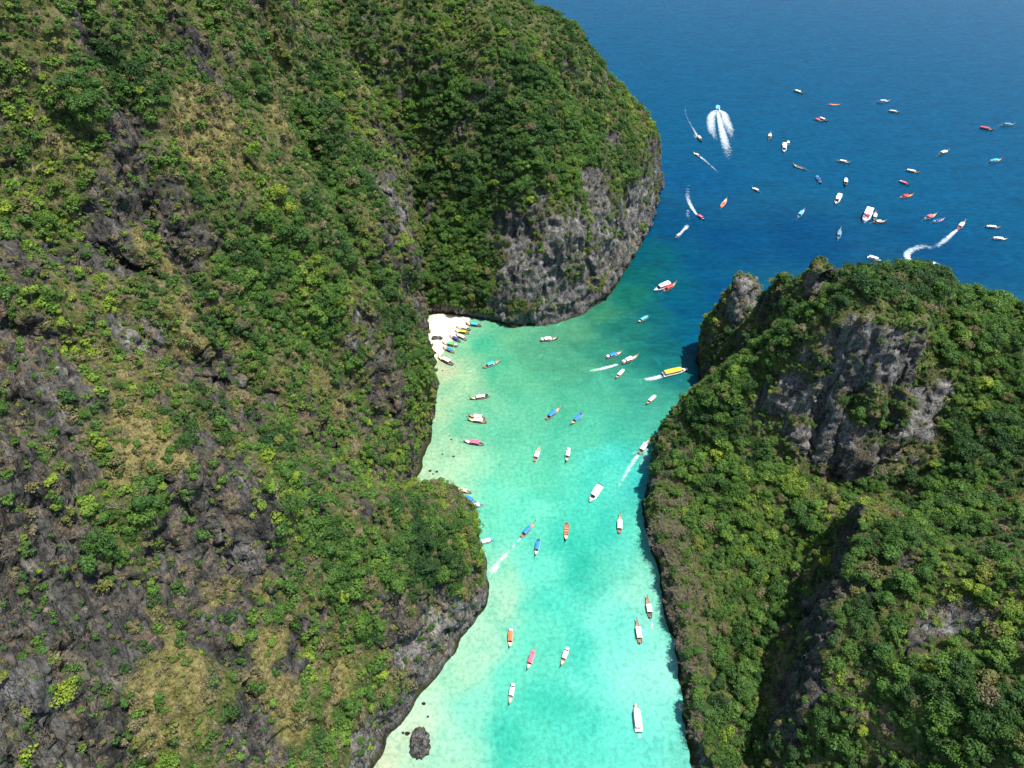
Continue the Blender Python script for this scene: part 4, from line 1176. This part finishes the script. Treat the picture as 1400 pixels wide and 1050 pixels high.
def awning(x0, x1, w, z, arch):
    def f(V, F):
        ys = np.linspace(-1, 1, 7); xs = np.linspace(x0, x1, 4); b = len(V)
        for lay in (0, -0.06):
            for x in xs:
                for y in ys: V.append((x, y * w, z + arch * (1 - y * y) + lay + 0.03 * math.sin(x * 3)))
        nx_, ny_ = len(xs), len(ys); k = nx_ * ny_
        for i in range(nx_ - 1):
            for j in range(ny_ - 1):
                a = b + i * ny_ + j
                F.append((a, a + ny_, a + ny_ + 1, a + 1)); F.append((a + k + 1, a + k + ny_ + 1, a + k + ny_, a + k))
        for i in range(nx_ - 1):
            a = b + i * ny_; F.append((a + k, a + k + ny_, a + ny_, a)); a += ny_ - 1; F.append((a, a + ny_, a + ny_ + k, a + k))
        for j in range(ny_ - 1):
            a = b + j; F.append((a, a + 1, a + 1 + k, a + k)); a = b + (nx_ - 1) * ny_ + j; F.append((a + k, a + 1 + k, a + 1, a))
    return f
def lt_postm(V, F): tube(V, F, (0, 0, 0), (0, 0, 1.45), 0.04, 0.04, 4)
def lt_thwart(V, F): box(V, F, (0, 0, 0), (0.34, 1.86, 0.07))
def lt_vest(V, F):
    for k, y in enumerate((-0.62, -0.22, 0.2, 0.6)): box(V, F, (0.07 * (k % 2), y, 0), (0.5, 0.34, 0.22), 0.7)
def lt_engine(V, F):
    box(V, F, (-5.25, 0, 1.22), (0.95, 0.55, 0.5), 0.8); tube(V, F, (-5.3, 0, 0.7), (-5.3, 0, 1.1), 0.08, 0.08, 5)
def lt_shaft(V, F):
    tube(V, F, (-5.6, 0, 1.2), (-8.6, 0, -0.05), 0.045, 0.035, 4); tube(V, F, (-4.8, 0, 1.25), (-3.9, 0.15, 1.5), 0.03, 0.03, 4)

MC = {}
def M(key, f, mat, smooth=False):
    if (key, mat) not in MC: MC[(key, mat)] = B(key, f, PAINT.get(mat) or mat, smooth)
    return MC[(key, mat)]
def part(name, me, parent, loc=None):
    o = link(bpy.data.objects.new(name, me), parent)
    if loc: o.location = loc
    return o

def longtail(e, roof, stern_roof, hull, deck, vests, seed):
    g = random.Random(seed)
    h = part('hull', M('longtail_hull', lt_hull, hull), e)
    part('gunwale', M('longtail_gunwale', lt_rail, g.choice(['palewood', 'cream', 'white', 'plank'])), h)
    p = part('bow_post', M('longtail_bow_post', lt_post, g.choice(['palewood', 'wood'])), e)
    part('ribbon', M('longtail_ribbon', lt_ribbon, g.choice(['red', 'pink', 'yellow', 'green', 'blue'])), p)
    part('bow_deck', M('longtail_deck', lt_deck, deck), e)
    if roof:
        short = g.random() < 0.35
        x0, x1 = (-2.9, 1.2) if short else (-3.3, 1.9)
        c = part('canopy', M('longtail_canopy_%d' % short, awning(x0, x1, 1.12, 1.95, 0.22), roof), e)
        for px_ in (x0 + 0.15, (x0 + x1) / 2, x1 - 0.15):
            for s in (-1, 1): part('canopy_post', M('longtail_post', lt_postm, STEEL), c, (px_, s * lt_w(px_) * 0.92, 0.52))
        if stern_roof:
            c = part('stern_canopy', M('longtail_stern_canopy', awning(-5.0, -3.65, 0.85, 1.85, 0.14), stern_roof), e)
            for s in (-1, 1): part('canopy_post', M('longtail_post', lt_postm, STEEL), c, (-4.3, s * 0.78, 0.45))
    for x in (-2.2, -0.6, 1.0): part('thwart', M('longtail_thwart', lt_thwart, 'palewood'), e, (x, 0, 0.5))
    if vests:
        for x in vests: part('life_vests', M('longtail_vests', lt_vest, 'vest'), e, (x, 0, 0.66 if x < 2 else 0.85))
    n = part('engine', M('longtail_engine', lt_engine, 'hullgrey'), e)
    part('propeller_shaft', M('longtail_shaft', lt_shaft, STEEL), n)

# ---- speedboat, 12 m long, bow +X
SX = np.linspace(-6, 6, 13)
def sp_w(x):
    t = (x + 6) / 12; return 1.75 * (1 - max(0, (t - 0.52) / 0.48) ** 2.3 * 0.97)
def sp_sheer(x): return 1.0 + 0.45 * max(0, x / 6) ** 1.6
def sp_hull(V, F):
    for x in SX:
        w, zs = sp_w(x), sp_sheer(x); zk = -0.45 + 0.9 * max(0, (x - 3) / 3) ** 2
        V += [(x, 0, zk), (x, w * 0.84, zk + 0.45), (x, w, zs), (x, w * 0.93, zs + 0.05), (x, w * 0.86, zs - 0.28), (x, 0, zs - 0.28), (x, -w * 0.86, zs - 0.28), (x, -w * 0.93, zs + 0.05), (x, -w, zs), (x, -w * 0.84, zk + 0.45)]
    for i in range(len(SX) - 1):
        for k in range(10):
            a, b = i * 10 + k, i * 10 + (k + 1) % 10; F.append((a, b, b + 10, a + 10))
    F.append(tuple(range(9, -1, -1))); n = (len(SX) - 1) * 10; F.append(tuple(range(n, n + 10)))
def sp_roof(x0, x1):
    def f(V, F):
        xs = [x0, x0 + 0.3, (x0 + x1) / 2, x1 - 0.8, x1]; ws = [1.35, 1.5, 1.55, 1.42, 1.05]
        ys = np.linspace(-1, 1, 7); b = len(V)
        for lay in (0, -0.12):
            for x, w in zip(xs, ws):
                for y in ys: V.append((x, y * w, 2.62 + 0.10 * (1 - y * y) + lay - (0.06 if x == x1 else 0)))
        k = 35
        for i in range(4):
            for j in range(6):
                a = b + i * 7 + j; F.append((a, a + 7, a + 8, a + 1)); F.append((a + k + 1, a + k + 8, a + k + 7, a + k))
            a = b + i * 7; F.append((a + k, a + k + 7, a + 7, a)); a += 6; F.append((a, a + 7, a + 7 + k, a + k))
        for j in range(6):
            a = b + j; F.append((a, a + 1, a + 1 + k, a + k)); a = b + 28 + j; F.append((a + k, a + 1 + k, a + 1, a))
    return f
def sp_screen(x1):
    def f(V, F):
        i = len(V); V += [(x1 + 0.9, -1.15, 1.05), (x1 + 0.9, 1.15, 1.05), (x1 + 0.15, 0.98, 2.45), (x1 + 0.15, -0.98, 2.45), (x1 + 0.8, -1.15, 1.05), (x1 + 0.8, 1.15, 1.05), (x1 + 0.05, 0.98, 2.45), (x1 + 0.05, -0.98, 2.45)]
        F += [(i, i + 1, i + 2, i + 3), (i + 7, i + 6, i + 5, i + 4), (i, i + 4, i + 5, i + 1), (i + 3, i + 2, i + 6, i + 7), (i + 1, i + 5, i + 6, i + 2), (i, i + 3, i + 7, i + 4)]
    return f
def sp_pole(V, F): tube(V, F, (0, 0, 0), (0, 0, 1.65), 0.05, 0.05, 5)
def sp_bench(V, F): box(V, F, (0, 0, 0), (2.4, 0.5, 0.4))
def sp_cushion(V, F): box(V, F, (0, 0, 0), (1.7, 0.48, 0.16), 0.92)
def sp_motor(V, F):
    box(V, F, (-6.3, 0, 1.35), (0.55, 0.42, 0.6), 0.75); box(V, F, (-6.25, 0, 0.45), (0.24, 0.16, 1.3))
def sp_stripe(V, F):
    for s in (-1, 1):
        for x0, x1 in zip(SX[:-1], SX[1:]):
            i = len(V); V += [(x0, s * (sp_w(x0) + 0.012), sp_sheer(x0) - 0.12), (x1, s * (sp_w(x1) + 0.012), sp_sheer(x1) - 0.12), (x1, s * (sp_w(x1) * 0.97 + 0.012), sp_sheer(x1) - 0.34), (x0, s * (sp_w(x0) * 0.97 + 0.012), sp_sheer(x0) - 0.34)]
            F.append((i, i + 1, i + 2, i + 3) if s < 0 else (i + 3, i + 2, i + 1, i))

def speedboat(e, roof, hull, x0, x1, cushion, motors, stripe):
    h = part('hull', M('speedboat_hull', sp_hull, hull), e)
    if stripe: part('stripe', M('speedboat_stripe', sp_stripe, stripe), h)
    r = part('hardtop', M('speedboat_hardtop_%g_%g' % (x0, x1), sp_roof(x0, x1), roof), e)
    for px_ in (x0 + 0.4, (x0 + x1) / 2, x1 - 1.0):
        for s in (-1, 1): part('roof_post', M('speedboat_pole', sp_pole, STEEL), r, (px_, s * 1.38, 0.92))
    part('windscreen', M('speedboat_windscreen_%g' % x1, sp_screen(x1), GLASS), e)
    for px_ in (-3.2, -0.4):
        for s in (-1, 1): part('bench', M('speedboat_bench', sp_bench, cushion), e, (px_, s * 1.0, 0.96))
    for s in (-1, 1): part('bow_cushion', M('speedboat_cushion', sp_cushion, cushion), e, (x1 + 2.0, s * 0.62, 1.05))
    for y in motors: part('outboard_motor', M('speedboat_motor', sp_motor, 'black'), e, (0, y, 0))

# ---- white two-deck tour ferry
def fe_hull(V, F):
    xs = np.linspace(-10, 10, 13)
    for x in xs:
        w = 3.4 * (1 - max(0, (x - 2) / 8) ** 2.2 * 0.9); zs = 1.9 + 0.9 * max(0, x / 10) ** 2
        V += [(x, 0, -0.8), (x, w * 0.8, -0.4), (x, w, zs), (x, 0, zs), (x, -w, zs), (x, -w * 0.8, -0.4)]
    for i in range(12):
        for k in range(6):
            a, b = i * 6 + k, i * 6 + (k + 1) % 6; F.append((a, b, b + 6, a + 6))
    F.append(tuple(range(5, -1, -1))); F.append(tuple(range(72, 78)))
def fe_cabin(V, F): box(V, F, (-1.8, 0, 3.0), (14, 5.8, 2.2), 0.96)
def fe_pane(V, F): box(V, F, (0, 0, 0), (1.2, 0.06, 0.9))
def fe_roof(V, F): box(V, F, (-2.6, 0, 6.3), (13, 6.2, 0.16), 0.98)
def fe_pole(V, F): tube(V, F, (0, 0, 0), (0, 0, 2.2), 0.07, 0.07, 5)
def fe_bridge(V, F): box(V, F, (4.2, 0, 4.85), (2.2, 4.2, 1.5), 0.8)
def ferry(e):
    h = part('hull', M('ferry_hull', fe_hull, 'white'), e)
    c = part('cabin', M('ferry_cabin', fe_cabin, 'white'), e)
    for k in range(8):
        for s in (-1, 1): part('window_pane', M('ferry_pane', fe_pane, GLASS), c, (-7.6 + k * 1.6, s * 2.87, 3.05))
    r = part('upper_deck_roof', M('ferry_roof', fe_roof, 'white'), e)
    for x in (-8.2, -4.5, -0.8, 2.6):
        for s in (-1, 1): part('roof_post', M('ferry_pole', fe_pole, STEEL), r, (x, s * 2.7, 4.08))
    part('wheelhouse', M('ferry_bridge', fe_bridge, 'pink'), e)

LT = 'longtail boats anchored or under way'
# kind, bow u,v, stern u,v, roof, stern roof, hull, deck, vests, label
FLEET = [
 ('L',636,443,658.6,446,'teal',None,'darkwood','palewood',None,'longtail with turquoise roof, first in the beach row beside the headland cliff'),
 ('L',623,448,644,451,'lavender',None,'darkwood','palewood',None,'longtail with pale lavender roof beached beside the turquoise-roofed one'),
 ('L',621,453,642,456,'yellow',None,'wood','tan',None,'longtail with yellow roof beached between pale-roofed longtails'),
 ('L',624,457.5,637,464.5,'white',None,'wood','palewood',None,'longtail with white roof beached beside the navy-roofed one'),
 ('L',615,460,629,467,'navy',None,'darkwood','plank',None,'longtail with navy blue roof beached on the white sand'),
 ('L',604,469,626,473.5,'green','white','wood','palewood',None,'longtail with bright green roof beached on the white sand'),
 ('L',605,475,621,482.5,'blue',None,'wood','plank',None,'longtail with bright blue roof beached beside the green-roofed one'),
 ('L',598,488,620,499,'cream',None,'darkwood','palewood',None,'longtail with cream roof at the outer end of the beach row'),
 ('L',685,494,660,503,'teal',None,'wood','plank',(3.2,),'longtail with teal roof and tan bow sailing away from the beach'),
 ('L',763.5,463,738,466,'white','white','hullgrey','tan',None,'grey-hulled longtail with white roofs anchored under the headland cliff'),
 ('L',641.5,546,669,542,'grey','black','wood','tan',None,'longtail with pale grey roof, bow toward the hillside, nearest the beach row'),
 ('L',640,568.5,664,572,'white',None,'wood','plank',(3.0,),'longtail with white roof rafted on the beach side of another longtail'),
 ('L',638.5,574,666,577.5,'white',None,'wood','palewood',None,'longtail with white roof rafted alongside, promontory side of the pair'),
 ('L',633,603.5,662,608,'pink',None,'darkwood','cream',None,'single longtail with dusty pink roof between rafted pair and promontory'),
 ('L',766,558.5,746,574,'blue',None,'wood','palewood',(3.2,),'longtail with bright blue roof, pale bow pointing out to sea'),
 ('L',780,581.5,796,566,'blue','navy','wood','plank',None,'longtail with bright blue roof and navy stern roof, bow toward the lagoon'),
 ('L',738,611,731,632,'white',None,'wood','plank',(2.6,3.4),'longtail with white roof and orange vests, dark stern toward the lagoon'),
 ('L',774,633,778,613,'white','white','wood','cream',None,'longtail with two white roofs and cream bow deck in mid lagoon'),
 ('L',851,482,828,490,'blue','white','darkwood','tan',None,'longtail with blue main roof and small white stern roof over the reef'),
 ('L',873.5,486.5,849,498,'white','white','wood','tan',None,'longtail with white roof under way seaward over the reef'),
 ('L',841.5,518.5,853,506,'white','white','wood','plank',None,'short longtail with white roof, reddish bow toward the lagoon over the reef'),
 ('Y',941,505,905,513.5,None,None,None,None,None,'long tour speedboat with yellow roof trailing white foam'),
 ('L',871.5,441.5,886,433,'skyblue','teal','darkwood','palewood',None,'longtail with sky blue roof at the edge of the deep blue water'),
 ('S',893.5,398.5,917,388,'white',None,None,None,None,'white speedboat moored against a red-roofed longtail off the headland'),
 ('L',926,387,905,400,'red',None,'wood','plank',None,'longtail with red roof moored against a white speedboat'),
 ('L',883,554,896.5,541.5,'white','white','wood','plank',None,'longtail with white roof anchored near the wooded flank of the island'),
 ('L',888,602,873.5,621,'white',None,'wood','tan',None,'longtail with white roof hugging the island shore, pulling a long trail'),
 ('S',806,687.5,821,664.5,'white',None,None,None,None,'white speedboat with white hardtop lying in mid lagoon without trail'),
 ('L',847.5,704.5,847,730,'white',None,'wood','plank',(2.8,),'longtail with white roof beside the island shadow on the water'),
 ('L',731.5,715,712,735,'blue',None,'wood','plank',(2.8,3.5),'longtail with blue roof and orange bow pulling a broken white trail'),
 ('L',732,761,737,737,'blue','navy','wood','cream',None,'longtail with bright blue roof and cream bow drifting in the lagoon'),
 ('L',773.5,741,775,714,None,None,'wood','cream',(-2.6,-1.4,-0.2,1.0),'open longtail without roof full of orange vests'),
 ('L',624,669,642,673.5,'tan',None,'wood','tan',None,'longtail with tan roof moored farthest round the promontory'),
 ('L',631,677,650,687,'blue',None,'hullblue','palewood',None,'longtail with blue roof moored bow-in to the promontory'),
 ('L',640,693,656,691,'white',None,'hullblue','white',None,'blue-hulled longtail with white roof moored bow-in to the promontory'),
 ('L',655,743,671,739,'white','teal','wood','white',None,'longtail with white bow poking out from the promontory alone'),
 ('L',697,886,698.6,860,'orange','lavender','darkwood','cream',None,'longtail with vivid orange-red roof and lavender stern roof'),
 ('L',721,917,730,889,'pink','pink','wood','cream',None,'longtail with strong pink roof and pink stern roof'),
 ('L',767,911,776.5,886,'white','white','wood','tan',None,'longtail with white roofs and tan bow beside the pink-roofed one'),
 ('L',696.5,964,702,934,'white','white','hullgrey','tan',None,'longtail with white roofs nearest the large boulder in the shallows'),
 ('L',884,816,889.5,846,'white',None,'darkwood','wood',None,'dark-bowed longtail with white roof closest to the shady island shore'),
 ('L',870,848,875.5,881,'white',None,'wood','wood',(2.2,),'red-brown longtail with white roof and orange vests beside the shady shore'),
 ('S',869,962,873.5,1001,'white',None,None,None,None,'large white speedboat with long white hardtop off the leafless bushes'),
 ('B',981,145,981,152.5,'skyblue',None,None,None,None,'speedboat with sky blue roof racing ahead of a broad white wake'),
 ('L',959.5,194.5,953.5,186,'grey',None,'darkwood','plank',None,'dark longtail at the head of a thin bent trail'),
 ('L',947.5,209,957,215,'cream',None,'wood','tan',None,'longtail with cream roof and thin trail heading round the headland'),
 ('L',963.5,301,953,294,'pink',None,'darkwood','lavender',None,'longtail with red-pink roof at the head of a curved white wake'),
 ('L',923.5,325.5,930.5,320,'grey',None,'darkwood','hullgrey',None,'small dark longtail with short wake close under the headland'),
 ('L',994,272,985,285,None,None,'orange','tan',(-1,.3),'orange open longtail with tan bow alone on the blue water'),
 ('L',1027,256.5,1039,263,'white',None,'darkwood','lavender',None,'dark longtail with white stern-side roof alone on deep water'),
 ('L',1099,128.5,1085,124,'white','skyblue','wood','tan',None,'longtail with white roof, the outermost of the anchored fleet'),
 ('L',1149,144,1133,143,None,None,'orange','plank',None,'low rust-orange open longtail among the outermost boats'),
 ('L',1216.5,139,1199,139.5,'grey','black','hullgrey','grey',None,'long grey longtail among the outermost boats'),
 ('L',1230,154,1214.5,152,'cream','lavender','darkwood','plank',None,'longtail with cream roof just inshore of the long grey one'),
 ('L',1126,167,1112.5,162.5,'pink',None,'darkwood','plank',None,'longtail with red-pink roof rafted to a lavender-roofed longtail'),
 ('L',1132,166.5,1118,161,'lavender',None,'darkwood','plank',None,'longtail with lavender roof rafted to a red-pink-roofed longtail'),
 ('L',1053.5,182,1051,191.5,'cream',None,'darkwood','tan',None,'dark longtail with cream roof beside a white speedboat towing a small longtail'),
 ('S',1071.5,210,1072.5,196.5,'white',None,None,None,None,'white speedboat with a small longtail tied to its stern on deep water'),
 ('L',1077,200,1077.5,193,'white',None,'wood','white',None,'small white-roofed longtail tied to the stern of a white speedboat'),
 ('L',1083.5,226,1101.5,232,None,None,'darkwood','palewood',None,'slim dark open longtail with pale bow and no roof'),
 ('L',1123,252,1116,242,'navy','skyblue','hullblue','hullblue',None,'dark blue longtail with navy roof and sky blue stern roof'),
 ('L',1155.7,255.5,1156,245,'white','white','darkwood','plank',None,'longtail with two small white roofs anchored near the dark blue one'),
 ('L',1163,223.5,1144,220,'lavender',None,'wood','plank',None,'brown longtail with dull lavender roof alone in mid fleet'),
 ('L',1358.5,178.5,1339,174.5,'red','pink','darkwood','palewood',None,'longtail with red roof and pink stern roof beside a blue-grey one'),
 ('L',1387,171,1368,171.5,'hullblue',None,'hullgrey','hullgrey',None,'blue-grey longtail beside a red-roofed one far out'),
 ('L',1297,206.5,1283,212,'white',None,'darkwood','cream',None,'longtail with wide white roof alone on deep water'),
 ('L',1369,219,1352,222,'teal','skyblue','hullgrey','plank',None,'grey longtail with teal roof and tan bow'),
 ('L',1257,237,1238.5,233,'white','white','wood','plank',None,'red-brown longtail with white roofs, first of three in a column'),
 ('L',1244,253.5,1229,248,'pink','lavender','darkwood','hullgrey',None,'longtail with dull pink roof, middle of three in a column'),
 ('L',1248,267.5,1230.5,270,'red',None,'orange','yellow',None,'longtail with bright red roof, last of three in a column'),
 ('L',1100,287,1090,298.5,'skyblue',None,'hullblue','tan',None,'slim blue longtail with tan bow pointing out to sea'),
 ('S',1141.5,280.5,1148.5,266.5,'white',None,None,None,None,'slim white speedboat with white roof near the big white ferry'),
 ('L',1148.5,314,1145.5,327.5,'hullblue',None,'hullblue','hullblue',None,'faded blue-grey longtail between the big ferry and the island'),
 ('F',1180,307,1189,288,None,None,None,None,None,'big white ferry with broad flat roof and pink wheelhouse'),
 ('L',1197,291,1195,301,'white',None,'wood','tan',None,'small longtail with white roof alongside the big white ferry'),
 ('L',1211.5,303,1193,304.5,'white',None,'darkwood','palewood',None,'longtail with white roof lying just astern of the big ferry pair'),
 ('L',1280,294,1263.5,300,'pink',None,'wood','yellow',None,'longtail with pink-red roof moored beside a dark blue one'),
 ('L',1290.5,300.5,1275,304,'navy','teal','hullblue','pink',None,'dark blue longtail with pinkish bow moored beside a pink-red-roofed one'),
 ('L',1318.5,304,1309.5,313.5,'white',None,'red','plank',None,'longtail with white roof and red bow drawing a looping wake'),
 ('L',1367.5,312,1347,310.5,'white','white','darkwood','hullgrey',None,'longtail with white roof and dark grey bow, pair off the island'),
 ('L',1377.5,328,1356,326.5,'white','white','hullgrey','tan',None,'pale longtail with white roofs, island side of a pair'),
 ('S',1290,369,1270,361,'white',None,None,None,None,'white speedboat at the inner end of the looping wake, close off the island'),
 ('S',1204,357,1187,352,'white',None,None,None,None,'white speedboat lying alone close behind the island ridge, without wake'),
]
for i, (kind, bu, bv, su, sv, roof, sroof, hull, deck, vests, label) in enumerate(FLEET):
    b, s = np.array(at(bu, bv, 0.4)), np.array(at(su, sv, 0.4))
    mid = (b + s) / 2; dv = b - s; L = float(np.hypot(*dv)); ang = math.atan2(dv[1], dv[0])
    name = {'L': 'longtail_boat', 'F': 'ferry'}.get(kind, 'speedboat')
    e = link(bpy.data.objects.new(name, None)); e.location = (mid[0], mid[1], 0.0); e.rotation_euler = (0, 0, ang)
    if kind == 'L':
        k = min(max(L, 8.5), 13.5) / 11.6
        k = max(k, 0.82)
        longtail(e, roof, sroof, hull, deck, vests, i); e.scale = (k, k * 1.06, k)
        on_beach = 'beach' in label and i < 8
        if on_beach: e.location.z = 0.15
        tag(e, label, 'longtail boat', 'longtail boats in the beach row' if i < 8 else 'longtail boats')
    elif kind == 'F':
        ferry(e); e.scale = (0.88, 0.85, 0.88); tag(e, label, 'ferry')
    else:
        k = min(max(L, 10.0), 17) / 12.3
        if kind == 'Y':
            speedboat(e, 'yellow', 'white', -5.2, 3.0, 'white', (-0.8, 0, 0.8), None); e.scale = (k, 1.12, 1.05)
        elif kind == 'B':
            speedboat(e, 'skyblue', 'white', -4.5, 2.6, 'white', (-0.6, 0.6), 'skyblue'); e.scale = (k * 1.1, k * 1.2, k)
        else:
            speedboat(e, 'white', 'white', -4.9, 2.2 if i % 2 else 2.8, ['wood', 'lavender', 'hullgrey'][i % 3], (-0.9, 0, 0.9), [None, 'skyblue', 'navy'][i % 3]); e.scale = (k, min(k, 1.15), min(k, 1.15))
        tag(e, label, 'speedboat', 'speedboats')
